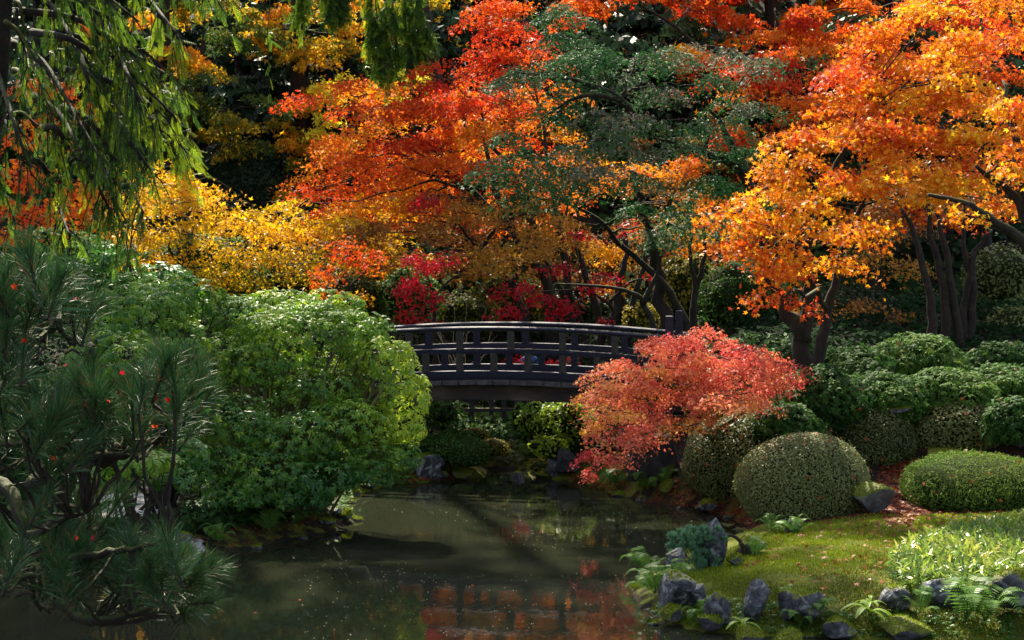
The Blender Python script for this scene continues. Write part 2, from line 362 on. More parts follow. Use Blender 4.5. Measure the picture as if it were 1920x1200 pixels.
NLEAF = 0; DM = 1.45
def tree(name, label, mat, stems, blobs, leaf='star3', ls=.10, dens=520, cat='tree', group=None, pad=(.35, .8), bark='bark', norm=(.55, .6, .6),
         hang=.35, single=0, leafvar=.12, depth=.75, thick=.07, twig='twig', crown='crown', sizevar=.3, huevar=.16, limbs=True, grav=0):
    """stems: [(radius, [(px,py,Y)...])]; blobs: (px,py,Y,rx,ry,hue) in photo px."""
    global NLEAF
    paths = []
    for rad, pp in stems:
        pts = [P(*q) for q in pp]
        paths.append((rad, pts))
    g = paths[0][1][0]; gz = Hs(g.x, g.y); dens = dens * DM
    if leaf == 'star5' and g.y > 29: leaf = 'star3'; ls = ls * 1.05
    root = empty(name, (g.x, g.y, gz), label, cat, group)
    nodes = []
    for i, (rad, pts) in enumerate(paths):
        if i == 0 or (pts[0].z - Hs(pts[0].x, pts[0].y)) < 1.3 and rad > .05:
            b = pts[0].copy(); b.z = Hs(b.x, b.y) - .15
            if pts[0].z > b.z + .3: pts = [b] + pts
            else: pts[0] = b
        sp = smooth_path(pts, 4); n = len(sp)
        for j in range(1, n - 1): sp[j] = sp[j] + Vector((random.gauss(0, 1), random.gauss(0, 1), 0)) * rad * .22
        rr = [rad * (1.3 if j == 0 else 1) * (1 - .80 * (j / (n - 1)) ** 1.2) for j in range(n)]
        mb = MB(); mb.tube(sp, rr, 9); mb.build('trunk' if (i == 0 or sp[0].z < gz + .5) else 'limb', M[bark], root, True)
        nodes += [(sp[j], rr[j]) for j in range(n // 3, n)]
    groups = []; tw = MB()
    for bi, (px, py, Y, rx, ry, hue) in enumerate(blobs):
        c = P(px, py, Y); s = Y / FPX; ax, az = rx * s, ry * s; ay = ax * depth
        if limbs:
            best = min(nodes, key=lambda q: (q[0] - c).length + 1.5 * max(0, q[0].z - c.z))
            r0 = min(best[1] * .6, .05); lp = curve(best[0], c, .18, 6, .06)
            mb = MB(); mb.tube(lp, [r0 * (1 - .6 * j / 6) for j in range(7)], 6); mb.build('limb', M[bark], root, True)
        area = math.pi * ax * az; rp = (pad[0] + pad[1]) / 2
        npad = max(3, int(area / (math.pi * rp * rp * .5) * .9)); nl = int(dens * area / npad)
        for k in range(npad):
            d = RNG.normal(size=3); d /= np.linalg.norm(d); d *= RNG.random() ** .42
            q = np.array(c) + d * np.array([ax, ay, az]); r = min(random.uniform(*pad), ax * .9)
            if limbs or True:
                tw.tube(curve(c, q, .1, 4, .07), [.016, .013, .010, .007, .004], 3, False)
                for e in range(3):
                    a = random.uniform(0, 6.28); tw.tube(curve(q, q + np.array([math.cos(a) * r * .8, math.sin(a) * r * .8, -.05]), .08, 3, .08), [.006, .005, .004, .002], 3, False)
            rho = np.sqrt(RNG.random(nl)); an = RNG.random(nl) * 6.283
            pos = np.stack([rho * np.cos(an) * r, rho * np.sin(an) * r, -hang * r * rho ** 2 + RNG.normal(size=nl) * thick], 1)
            edge = 1 + .25 * np.sin(an * 3 + k) + .15 * np.sin(an * 7 + 2 * k)
            pos[:, :2] *= edge[:, None]
            tilt = np.array([random.gauss(0, .12) + .25 * d[0], random.gauss(0, .12)])
            pos[:, 2] -= pos[:, 0] * tilt[0] + pos[:, 1] * tilt[1]
            nor = norm[0] * np.array([0, 0, 1.]) + norm[1] * np.stack([np.cos(an), np.sin(an), 0 * an], 1) * rho[:, None] + norm[2] * RNG.normal(size=(nl, 3)) + np.array([0, -.45, 0])
            hu = hue + huevar * random.gauss(0, 1) + leafvar * RNG.normal(size=nl)
            yd = None
            if grav: yd = np.stack([np.cos(an) * .5, np.sin(an) * .5, -np.full(nl, grav)], 1) + .35 * RNG.normal(size=(nl, 3))
            groups.append((pos + q, nor, ls * (1 + sizevar * RNG.normal(size=nl).clip(-1.5, 1.5)), hu, leaf, yd)); NLEAF += nl
    if tw.n: tag(tw.build('twigs', M[twig], root), kind='stuff')
    gr = {}
    for q in groups: gr.setdefault(q[4], []).append(q)
    merged = []
    for tp, qs in gr.items():
        merged.append((np.concatenate([q[0] for q in qs]), np.concatenate([q[1] for q in qs]), np.concatenate([q[2] for q in qs]), np.concatenate([q[3] for q in qs]), tp,
                       None if qs[0][5] is None else np.concatenate([q[5] for q in qs])))
    if single:
        p_, n_, s_, h_, tp_, y_ = merged[0]; k_ = len(p_); y_ = RNG.normal(size=(k_, 3)); nn = nrm(n_); tt = nrm(y_ - nn * (y_ * nn).sum(1, keepdims=True)); bb = np.cross(tt, nn)
        near = np.argsort(p_[:, 1])[:single]; hs = [.05, .25, .4, .55, .7, .9]
        ms = [leafmesh('leaf', LM[mat], [(np.zeros((1, 3)), np.array([[0, 0, 1.]]), 1.0, np.array([h]), tp_, np.array([[0, 1., 0]]))]) for h in hs]
        for q in near:
            o = link('leaf', ms[int(np.argmin([abs(h - h_[q]) for h in hs]))], root); mt = Matrix(((bb[q][0], tt[q][0], nn[q][0]), (bb[q][1], tt[q][1], nn[q][1]), (bb[q][2], tt[q][2], nn[q][2])))
            o.location = Vector(p_[q]) - root.location; o.rotation_euler = mt.to_euler(); o.scale = (s_[q],) * 3
        kp = np.ones(k_, bool); kp[near] = False; merged[0] = (p_[kp], n_[kp], s_[kp], h_[kp], tp_, y_[kp])
    # pack hue per face of each template: same hue for every face of one leaf cluster
    tag(link(crown, leafmesh(crown, LM[mat], merged, root.location), root), kind='stuff')
    return root

def lumpy(c, rad, dirs, seed, amp=.12, fr=2.2):
    return np.array(c) + dirs * np.array(rad) * (1 + amp * snoise(dirs, seed, fr) + amp * .5 * snoise(dirs, seed + 1, fr * 2.7))[:, None]
_ico = {}
def ico(sub):
    if sub in _ico: return _ico[sub]
    import bmesh
    bm = bmesh.new(); bmesh.ops.create_icosphere(bm, subdivisions=sub, radius=1); bm.verts.ensure_lookup_table()
    v = np.array([q.co[:] for q in bm.verts]); f = [tuple(x.index for x in p.verts) for p in bm.faces]; bm.free(); _ico[sub] = (v, f); return v, f
SEED = 20
def shrub(name, label, mat, blobs, leaf='oval', ls=.05, dens=900, cat='shrub', group=None, core=True, amp=.10, norm=.55, inset=.12, stems=(), stemmat='bark',
          spots=None, depth=.8, huetop=.12, up=.25, crown='crown', base=None, huevar=.12, lumps=0):
    """dense mounds: leaves over lumpy ellipsoids. blobs: (px,py,Y,rx,ry,hue)"""
    global SEED, NLEAF
    c0 = P(*blobs[0][:3]) if base is None else P(*base)
    gz = Hs(c0.x, c0.y); root = empty(name, (c0.x, c0.y, gz), label, cat, group)
    gs = []; mb = MB()
    bl = []
    for (px, py, Y, rx, ry, hue) in blobs:
        c = P(px, py, Y); s = Y / FPX; bl.append((np.array(c), np.array([rx * s, rx * s * depth, ry * s]), hue))
        for k in range(lumps):
            d = RNG.normal(size=3); d /= np.linalg.norm(d); d[2] = abs(d[2]) * .9 + .05
            bl.append((np.array(c) + d * np.array([rx * s, rx * s * depth, ry * s]) * .72, np.array([rx * s, rx * s * depth, ry * s]) * random.uniform(.28, .42), hue + .05 * random.gauss(0, 1)))
    for bi, (c, rad, hue) in enumerate(bl):
        SEED += 2
        area = 4 * math.pi * ((rad[0] * rad[1]) ** 1.6 / 3 + (rad[0] * rad[2]) ** 1.6 / 3 + (rad[1] * rad[2]) ** 1.6 / 3) ** (1 / 1.6)
        n = int(dens * area * .8)
        d = nrm(RNG.normal(size=(n, 3))); d = d[d[:, 2] > -.75]; n = len(d)
        ins = 1 - inset * RNG.random(n) ** 1.5 + (RNG.random(n) < .05) * .07 * RNG.random(n)
        pos = lumpy(c, rad, d, SEED, amp); pos = c + (pos - c) * ins[:, None]
        keep = np.ones(n, bool)
        for bj, (c2, r2, h2) in enumerate(bl):
            if bj != bi: keep &= (((pos - c2) / (r2 * .8)) ** 2).sum(1) > 1
        gh = H(pos[:, 0], pos[:, 1]); keep &= pos[:, 2] > gh
        pos = pos[keep]; dd = d[keep]; n = len(pos)
        if n == 0: continue
        nr = nrm(dd / rad)
        hu = hue + huetop * 0 + huevar * snoise(pos, 8, 3.1) + .14 * RNG.normal(size=n)
        gs.append((pos, nr + norm * RNG.normal(size=(n, 3)) + np.array([0, 0, up]), ls * (1 + .25 * RNG.normal(size=n).clip(-1.5, 1.5)), hu, leaf, None)); NLEAF += n
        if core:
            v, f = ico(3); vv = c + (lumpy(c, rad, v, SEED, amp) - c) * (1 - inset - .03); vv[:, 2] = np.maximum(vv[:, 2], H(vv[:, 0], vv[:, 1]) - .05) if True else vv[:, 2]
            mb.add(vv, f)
        else:
            g = Vector((c[0] * .3 + c0.x * .7, c[1] * .3 + c0.y * .7, 0)); g.z = Hs(g.x, g.y) - .05
            for k in range(3 if bi < len(blobs) else 1):
                q = c + nrm(RNG.normal(size=3)) * rad * .85
                mb.tube(curve(g, q, random.uniform(-.1, .25), 6, .08), [.035, .03, .026, .02, .016, .011, .006], 5, False)
    if mb.n: tag(mb.build('branches', M['core'] if core else M[stemmat], root, True), kind='stuff')  # with core this is a solid filler mass, otherwise real stems
    for rad, pp in stems:
        sp = smooth_path([P(*q) for q in pp], 4); m2 = MB(); m2.tube(sp, [rad * (1 - .65 * j / (len(sp) - 1)) for j in range(len(sp))], 7); m2.build('stem', M[stemmat], root, True)
    tag(link(crown, leafmesh(crown, LM[mat], gs, root.location), root), kind='stuff')
    if spots:
        g = gs[0]; idx = RNG.choice(len(g[0]), min(spots, len(g[0])), replace=False)
        idx = idx[g[1][idx][:, 2] > -.1]; k = len(idx)
        o = link('fallen_leaves', leafmesh('fallen_leaves', LM['litter'], [(g[0][idx] + np.array([0, -.03, .03]), g[1][idx] + np.array([0, -.6, .3]), .085, .35 + .35 * RNG.random(k), 'star5', None)]))
        tag(o, 'red and orange fallen leaves caught on ' + label.split(',')[0], 'fallen leaves', kind='stuff')
    return root

def rock(name, label, px, py, w, h, mat='rock', Y=None, seed=0, tilt=0, point=0, sink=.15, cat='rock', group=None, deep=.8, facets=17, loc=None, parent=None):
    """px,py: centre of the visible base; w,h photo px"""
    if loc is None:
        if Y is None: q = onG(px, py)
        else: q = P(px, py, Y); q.z = Hs(q.x, q.y) if q.z < Hs(q.x, q.y) else q.z
    else: q = Vector(loc)
    s = q.y / FPX; W_, H_ = w * s * .5, h * s * .98
    r = np.random.default_rng(500 + seed)
    v, f = ico(4); v = v.copy()
    v *= (1 + .10 * snoise(v, 30 + seed % 7, 1.6))[:, None]
    for k in range(facets):
        n = r.normal(size=3); n /= np.linalg.norm(n); d = r.uniform(.48, .86)
        e = v @ n - d; v = np.where((e > 0)[:, None], v - n * (e * .98)[:, None], v)
    v += v * (.035 * snoise(v, 40 + seed % 5, 5) + .02 * snoise(v, 41, 13))[:, None]
    v /= np.abs(v).max(0)
    z = (v[:, 2] + 1) / 2
    if point: v[:, 0] *= (1 - point * z); v[:, 1] *= (1 - point * z)
    v[:, 0] += tilt * z
    out = np.stack([v[:, 0] * W_, v[:, 1] * W_ * deep, (z * (1 + sink) - sink) * H_], 1)
    me = bpy.data.meshes.new(name); me.from_pydata([tuple(a) for a in out], [], f); me.materials.append(M[mat]); me.polygons.foreach_set('use_smooth', [True] * len(f)); me.update()
    me.set_sharp_from_angle(angle=R(24))
    o = link(name, me, parent, q); o.rotation_euler = (0, 0, 0)
    if parent is None: tag(o, label, cat, group)
    thr = {'rockmoss': .15, 'rock': .72, 'rockbare': .93}.get(mat)
    if thr:
        F = np.array(f); A = out[F]; fn = np.cross(A[:, 1] - A[:, 0], A[:, 2] - A[:, 0]); ar = np.linalg.norm(fn, axis=1); fz = fn[:, 2] / np.maximum(ar, 1e-12)
        w_ = ar * (fz > thr) * (A.mean(1)[:, 2] > .05 * H_)
        if w_.sum() > 0:
            k = int(min(900, w_.sum() / 2 * 16000 * (1 if mat == 'rockmoss' else .7))); 
            if k > 10:
                ii = RNG.choice(len(F), k, p=w_ / w_.sum()); ww = RNG.dirichlet((1, 1, 1), k); pp = (A[ii] * ww[:, :, None]).sum(1)
                pp = pp[snoise(pp, 52, 9) > (-.9 if mat == 'rockmoss' else -.1)]; k = len(pp)
                if k: tag(link('moss', leafmesh('moss', LM['mossblade'], [(pp, np.array([0, -.6, .2]) + .8 * RNG.normal(size=(k, 3)), .030 * (1 + .3 * RNG.normal(size=k).clip(-1.5, 1.5)), .5 + .2 * RNG.normal(size=k) + .25 * snoise(pp, 53, 6), 'blade', np.array([0, 0, .8]) + RNG.normal(size=(k, 3)) * .6)]), o), kind='stuff')
    return o
SHADE = [  # added trees, crowns out of view, placed by the shade they throw
 ('tall conifer added for shade beyond the left edge of the view behind the far bank', -12.3, 33, 12.5, 2.8, 7),
 ('conifer added for shade on the near left bank outside the frame', -8.5, 8.2, 14, 2.6, 4.5),
 ('narrow conifer added for shade behind the left side of the red maple, crown above the frame', -9.5, 46, 34, 3.2, 28),
 ('tall fir added for shade behind the middle of the red maple, crown above the frame', -6.2, 49, 37, 3.2, 30),
 ('tall fir added for shade far left behind the yellow maple, crown above the frame', -12.8, 46, 34, 3.2, 27),
 ('broad conifer added for shade behind the gold maple, crown above the frame', 4.6, 54, 19, 3.6, 17),
]
# ================================================================== GROUND AND WATER
def build_ground():
    xs = np.concatenate([np.linspace(-130, -24, 24), np.linspace(-22, -10, 30), np.arange(-9.7, 11.6, .15), np.linspace(12, 24, 30), np.linspace(26, 130, 24)])
    ys = np.concatenate([np.linspace(-60, 2, 16), np.linspace(3, 15, 24), np.arange(15.5, 37, .17), np.linspace(37.4, 60, 60), np.linspace(61.5, 200, 50)])
    X, Y = np.meshgrid(xs, ys); Z = H(X, Y); d = pond_sd(X, Y)
    fine = sst(0, .3, d)
    pts = np.stack([X, Y, X * 0], -1)
    Z = Z + fine * (.02 * snoise(pts, 11, 4) + .012 * snoise(pts, 12, 11))
    nx, ny = len(xs), len(ys)
    co = np.stack([X, Y, Z], -1).reshape(-1, 3)
    idx = np.arange(nx * ny).reshape(ny, nx)
    q = np.stack([idx[:-1, :-1], idx[:-1, 1:], idx[1:, 1:], idx[1:, :-1]], -1).reshape(-1, 4)
    me = bpy.data.meshes.new('ground'); me.vertices.add(len(co)); me.vertices.foreach_set('co', co.astype(np.float32).ravel())
    me.loops.add(q.size); me.loops.foreach_set('vertex_index', q.astype(np.int32).ravel()); me.polygons.add(len(q)); me.polygons.foreach_set('loop_start', (np.arange(len(q)) * 4).astype(np.int32))
    try: me.polygons.foreach_set('loop_total', np.full(len(q), 4, np.int32))
    except Exception: pass
    me.update(calc_edges=True); me.polygons.foreach_set('use_smooth', [True] * len(q))
    lawn = sst(1.6, 2.6, X) * (1 - sst(25.0, 26.0, Y)) * sst(15, 17, Y)
    shore = (1 - sst(.3, .9, d)) * (d > 0)
    mossw = np.clip(lawn * .95 + .45 * (shore > .3) + .3 * ((Y > 28) & (Y < 37)), 0, 1)
    lit = np.clip(.42 * (Y > 24.2) * (1 - sst(33, 36, Y)) * (X > 1) + .3 * (X < 0) * (Y > 20) * (Y < 34) + .45 * sst(24.0, 24.9, Y) * lawn + .28 * (Y > 36), 0, 1)
    lit = np.where((X > 2.2) & (Y < 24.2) & (Y > 16), .22 * snoise(pts, 15, .8), lit)
    gv = np.zeros_like(X)
    a = onG(215, 952); gv = np.maximum(gv, 1.1 * np.exp(-(((X - a.x) / .8) ** 2 + ((Y - a.y) / .9) ** 2) ** 2))
    a = onG(355, 1030); gv = np.maximum(gv, .75 * np.exp(-(((X - a.x) / .25) ** 2 + ((Y - a.y) / .5) ** 2) ** 2))
    a = (-.5, 36.0); gv = np.maximum(gv, 1.1 * np.exp(-(((X - a[0]) / 2.2) ** 2 + ((Y - a[1]) / 1.0) ** 2) ** 2))
    for nm, w in (('moss', mossw), ('litter', lit), ('gravel', gv)):
        at = me.attributes.new(nm, 'FLOAT', 'POINT'); at.data.foreach_set('value', w.astype(np.float32).ravel())
    me.materials.append(M['ground']); o = link('ground', me); tag(o, kind='structure')
build_ground()
wm = MB(); wm.add([(-12, 13, 0), (9, 13, 0), (9, 31, 0), (-12, 31, 0)], [(0, 1, 2, 3)]); w = wm.build('water', M['water']); tag(w, kind='structure')

# ================================================================== FOOTBRIDGE
def build_bridge():
    D = 30.0; s = D / FPX; YAW = R(9.7)
    c = P(945, 712, D); root = empty('footbridge', (c.x, c.y, Hs(c.x, c.y)), 'dark arched wooden footbridge with two railings crossing the stream end of the pond', 'footbridge')
    u = Vector((math.cos(YAW), -math.sin(YAW), 0)); n = Vector((math.sin(YAW), math.cos(YAW), 0))
    RAD = 30.0; WID = 1.62
    def at(t, off, z): return Vector((c.x, c.y, 0)) + u * t + n * off + Vector((0, 0, z - t * t / (2 * RAD)))
    def zz(py): return CAMZ - (py - HOR) * s
    L0, L1 = -3.9, 3.35
    def arc(name, off, ztop, zbot, dep, mat, t0=L0, t1=L1, rnd=False, bev=.012, nseg=36):
        mb = MB(); prof = [(-dep / 2, zbot), (dep / 2, zbot), (dep / 2, ztop), (-dep / 2, ztop)]
        if rnd:
            h = (ztop - zbot) / 2; prof = [(math.cos(a) * dep / 2, zbot + h + math.sin(a) * h) for a in [2 * math.pi * k / 12 for k in range(12)]]
        k = len(prof); v = []; f = []
        for i in range(nseg + 1):
            t = t0 + (t1 - t0) * i / nseg
            for (o, z) in prof: v.append(at(t, off + o, z))
        for i in range(nseg):
            for j in range(k): f.append((i * k + j, i * k + (j + 1) % k, (i + 1) * k + (j + 1) % k, (i + 1) * k + j))
        f.append(tuple(range(k))[::-1]); f.append(tuple(nseg * k + j for j in range(k)))
        mb.add(v, f); return mb.build(name, mat, root, rnd, bevel=0 if rnd else bev)
    rot = Matrix.Rotation(-YAW, 3, 'Z')
    def post(t, off, z0, z1, w=.115, mat='weath', cap=True):
        zc = -t * t / (2 * RAD); mb = MB(); q = at(t, off, 0); q.z = zc + (z0 + z1) / 2
        mb.box(q, (w / 2, w / 2, (z1 - z0) / 2), rot); o = mb.build('post', M[mat], root, bevel=.008)
        if cap:
            m2 = MB(); q2 = q.copy(); q2.z = zc + z1 - .045; m2.box(q2, (w / 2 + .016, w / 2 + .016, .032), rot)
            cc = m2.build('post_cap', M[mat], None, bevel=.006); cc.parent = o; cc.location = root.location
            o.location = (0, 0, 0)
            cc.matrix_parent_inverse = Matrix.Translation(-root.location)
    for off, front in ((0, True), (WID, False)):
        mt = 'weath' if front else 'paint'
        arc('top_rail', off, zz(611.8), zz(621), .15, M['paint'], rnd=True)
        arc('middle_rail', off, zz(653.5), zz(664), .10, M['paint'])
        arc('bottom_rail', off, zz(695.5), zz(709), .13, M['paint'])
        for k in range(-4, 4):
            t = (860 - 945) * s + k * 98 * s
            if L0 < t < L1: post(t, off, zz(655), zz(620), .115, mt)
        for k in range(-5, 6):
            t = (860 - 945) * s + k * 65.3 * s
            if L0 < t < L1: post(t, off, zz(697), zz(662), .115, mt, cap=False)
        for k in range(-3, 4):
            t = (860 - 945) * s + k * 98 * s      # saddle under the middle rail
            m3 = MB(); q = at(t, off - (.052 if front else -.052), (zz(656) + zz(661)) / 2); m3.box(q, (.21, .012, .022), rot); m3.build('saddle_block', M['paint'], root, bevel=.004)
    pw = .31; t = L0; i = 0
    while t < L1 - .05:
        q = at(t + pw / 2, WID / 2, (zz(712.5) + zz(721.5)) / 2 + random.gauss(0, .003)); q = q + n * random.gauss(0, .012)
        sl_ = -(t + pw / 2) / RAD
        mb = MB(); rr = rot @ Matrix.Rotation(-sl_, 3, 'Y'); mb.box(q, (pw / 2 - .004, WID / 2 + .17, .043), rr); mb.build('deck_plank', M['plank'], root, bevel=.008); t += pw; i += 1
    for off in (.02, WID - .02):
        arc('edge_sill', off, zz(709) - .001, zz(712) - .001, .16, M['paint'], bev=.004)
    for off in (.12, WID - .12):
        arc('girder', off, zz(721) - .02, zz(752), .16, M['girder'], t0=L0 + .1, t1=L1 - .1, bev=.01)
    for k in range(7):
        t = -3.4 + k * 1.05; mb = MB(); q = at(t, WID / 2, zz(735)); mb.box(q, (.07, WID / 2 - .16, .09), rot); mb.build('cross_beam', M['girder'], root)
    # newel posts with rounded finials at the right end
    for off, px, pyt in ((0, 1255, 573), (WID, 1273, 564)):
        q = P(px, 620, 27.6 if off == 0 else 29.2); h = (CAMZ - (pyt - HOR) * q.y / FPX)
        g = 1.45; mb = MB(); mb.box((q.x, q.y, (g + h - .17) / 2), (.06, .06, (h - .17 - g) / 2), rot); o = mb.build('newel_post', M['paint'], root, bevel=.012)
        prof = [(.05, -.17), (.05, -.15), (.085, -.145), (.09, -.12), (.06, -.10), (.075, -.09), (.088, -.06), (.082, -.03), (.05, -.006), (0.003, 0)]
        v = []; f = []; K = 14
        for (r_, z_) in prof:
            for k in range(K): v.append((q.x + r_ * math.cos(6.2832 * k / K), q.y + r_ * math.sin(6.2832 * k / K), h + z_))
        for a in range(len(prof) - 1):
            for k in range(K): f.append((a * K + k, a * K + (k + 1) % K, (a + 1) * K + (k + 1) % K, (a + 1) * K + k))
        m2 = MB(); m2.add(v, f); ff = m2.build('finial', M['paint'], None, True); ff.parent = o; ff.location = root.location; ff.matrix_parent_inverse = Matrix.Translation(-root.location)
build_bridge()

# low wooden fence by the path seen under the bridge
def fence():
    Y = 35.3; a = P(880, 800, Y); b = P(962, 800, Y); root = empty('wooden_fence', (a.x, a.y, Hs(a.x, a.y)), 'low dark wooden fence with mossy rails beside the pale path seen under the bridge', 'fence')
    for px in (884, 921, 945, 968):
        q = P(px, 790, Y); g = Hs(q.x, q.y); mb = MB(); mb.box((q.x, q.y, (g + 1.0) / 2), (.05, .05, (1.0 - g) / 2 + .03)); mb.build('post', M['fencewood'], root, bevel=.008)
    for z, h in ((.98, .035), (.72, .04)):
        mb = MB(); x0 = P(872, 790, Y).x; x1 = P(975, 790, Y).x; mb.box(((x0 + x1) / 2, Y - .075, z), ((x1 - x0) / 2, .022, h)); mb.build('rail', M['fencewood'], root, bevel=.006)
fence()

# ================================================================== PERSON behind the bridge
def person():
    q = P(992, 700, 35.6); gz = Hs(q.x, q.y); sc = (2.10 - gz) / 1.70
    def plain(nm, c, r=.8):
        m, t, o = newmat(nm); p = N(t, 'ShaderNodeBsdfPrincipled'); n = N(t, 'ShaderNodeTexNoise'); n.inputs['Scale'].default_value = 25
        rp = ramp(t, n.outputs[0], [(.3, tuple(x * .8 for x in c)), (.7, c)]); t.links.new(rp.outputs[0], p.inputs[0]); p.inputs['Roughness'].default_value = r; t.links.new(p.outputs[0], o.inputs[0]); return m
    mats = [plain('blue_jacket', (.02, .12, .32)), plain('dark_trousers', (.02, .02, .03)), plain('skin', (.5, .3, .2), .5), plain('hair', (.05, .03, .02)), plain('shoe', (.03, .03, .03))]
    vs = []; es = []; rs = []
    def v(p, r, par=None):
        vs.append(p); rs.append(r if hasattr(r, '__len__') else (r, r)); i = len(vs) - 1
        if par is not None: es.append((par, i))
        return i
    pel = v((0, 0, .93), (.155, .11)); wa = v((0, 0, 1.08), (.135, .10), pel); ch = v((0, .0, 1.27), (.165, .115), wa); ns = v((0, .01, 1.42), (.085, .075), ch); nk = v((0, 0, 1.49), .052, ns)
    hd = v((0, -.012, 1.56), (.07, .08), nk); ht = v((0, -.005, 1.645), (.072, .085), hd)
    for s_ in (-1, 1):
        sh = v((s_ * .17, 0, 1.38), .062, ch); el = v((s_ * .225, .03 * s_, 1.10), .045, sh); wr = v((s_ * .235, -.10, .88), .03, el); hn = v((s_ * .235, -.13, .80), (.016, .036), wr)
        for k in range(4):
            b_ = v((s_ * .235 + .004 * s_, -.15 + .022 * k, .765 - .004 * abs(k - 1)), .0085, hn); v((s_ * .228, -.155 + .021 * k, .715 + (.012 if k in (0, 3) else 0)), .0075, b_)
        t1 = v((s_ * .222, -.165, .80), .010, hn); v((s_ * .215, -.178, .765), .008, t1)
        hp = v((s_ * .09, 0, .86), .09, pel); kn = v((s_ * .10, -.09 if s_ > 0 else .02, .48), .058, hp); an = v((s_ * .10, -.03 if s_ > 0 else .16, .09), .038, kn); to = v((s_ * .105, -.17 if s_ > 0 else .04, .035), (.03, .042), an)
    me = bpy.data.meshes.new('body'); me.from_pydata([(a * sc, b * sc, z * sc) for a, b, z in vs], es, []); o = bpy.data.objects.new('tmp', me); COL.objects.link(o)
    o.modifiers.new('s', 'SKIN'); sv = me.skin_vertices[0].data
    for i, r_ in enumerate(rs): sv[i].radius = (r_[0] * sc, r_[1] * sc)
    sv[0].use_root = True
    ss = o.modifiers.new('ss', 'SUBSURF'); ss.levels = 1; ss.render_levels = 1
    bpy.context.view_layer.update(); dg = bpy.context.evaluated_depsgraph_get(); m2 = bpy.data.meshes.new_from_object(o.evaluated_get(dg)); bpy.data.objects.remove(o)
    m2.name = 'body'; m2.materials.clear()
    for m in mats: m2.materials.append(m)
    for p in m2.polygons:
        z = p.center.z / sc; x = abs(p.center.x / sc); p.use_smooth = True
        p.material_index = 2 if z > 1.455 or (x > .19 and z < .88) else 4 if z < .10 else 1 if z < .84 or (z < .9 and x < .17) else 0
    root = empty('person', (q.x, q.y, gz), 'person in a blue jacket standing on the path behind the bridge railing', 'person')
    root.rotation_euler = (0, 0, R(25))
    bo = link('body', m2, root)
    def ell(nm, c, r, mi):
        vv, f = ico(2); me3 = bpy.data.meshes.new(nm); me3.from_pydata([((c[0] + a[0] * r[0]) * sc, (c[1] + a[1] * r[1]) * sc, (c[2] + a[2] * r[2]) * sc) for a in vv], [], f); me3.materials.append(mats[mi]); me3.polygons.foreach_set('use_smooth', [True] * len(f)); return link(nm, me3, root)
    ell('hair', (0, .025, 1.64), (.083, .088, .085), 3); ell('nose', (0, -.095, 1.585), (.012, .018, .02), 2)
    for s_ in (-1, 1): ell('eye', (s_ * .03, -.082, 1.61), (.011, .008, .007), 3); ell('ear', (s_ * .078, 0, 1.59), (.01, .02, .03), 2)
    ell('mouth', (0, -.083, 1.545), (.022, .008, .005), 0)
person()

# ================================================================== BACKDROP TREES ON THE HILL
tree('evergreen_tree', 'tall dark evergreen on the slope between the cedar and the bigleaf maple', 'dark', [(.3, [(455, 560, 56), (450, 200, 56), (445, -120, 56)])],
     [(440, 40, 55, 150, 110, .25), (420, 190, 54, 120, 90, .3), (500, 130, 56, 90, 100, .2), (450, 320, 55, 110, 80, .2), (400, -120, 56, 150, 110, .25), (560, 300, 58, 100, 120, .2)], leaf='rhomb', ls=.20, dens=170, bark='barkdark', norm=(.4, .6, .8))
tree('evergreen_tree', 'dark conifer at the very top centre behind the hanging spruce boughs', 'dark', [(.3, [(880, 500, 60), (870, 100, 60), (870, -200, 60)])],
     [(840, 60, 58, 120, 110, .3), (940, 100, 60, 100, 120, .2), (760, 180, 61, 120, 110, .15), (860, -130, 60, 170, 120, .25), (620, 120, 60, 110, 160, .2), (1010, 20, 60, 100, 60, .3)], leaf='rhomb', ls=.20, dens=170, bark='barkdark', norm=(.4, .6, .8))
tree('bigleaf_maple', 'maple with large yellow and orange leaves high on the slope left of the red maple', 'mix', [(.2, [(600, 560, 50), (590, 300, 50), (560, 0, 50)]), (.1, [(595, 420, 50), (520, 250, 50), (470, 120, 49)])],
     [(560, 60, 49, 100, 60, .82), (640, 40, 50, 80, 60, .72), (590, 130, 48, 90, 60, .8), (510, 40, 50, 70, 60, .45), (530, 330, 48, 60, 90, .8), (570, 250, 48, 80, 70, .8), (600, 380, 49, 90, 50, .6), (720, 60, 51, 80, 80, .7), (520, -90, 50, 150, 80, .6), (820, 40, 54, 60, 70, .62)], leaf='star5', ls=.17, dens=150, norm=(.3, .7, .6), huevar=.14)
tree('bigleaf_maple', 'green maple speckled with orange leaves on the slope beside the upper left cedar', 'mix', [(.18, [(350, 560, 47), (360, 300, 47), (380, 0, 47)])],
     [(320, 90, 46, 70, 50, .75), (370, 160, 46, 90, 60, .42), (430, 210, 46, 90, 60, .40), (320, 30, 47, 80, 50, .55), (420, 60, 48, 90, 60, .22), (470, 270, 47, 70, 60, .35), (350, 240, 47, 60, 60, .4), (300, -80, 47, 140, 80, .5)], leaf='star5', ls=.15, dens=280, norm=(.3, .7, .6), huevar=.2)
shrub('ivy_bank', 'steep dark ivy bank below the speckled maple with a few orange leaves', 'dark', [(460, 350, 48, 110, 90, .1), (560, 440, 47, 120, 60, .1), (400, 420, 46, 90, 60, .1)], leaf='oval', ls=.12, dens=330, cat='ivy', amp=.14, huevar=.1)
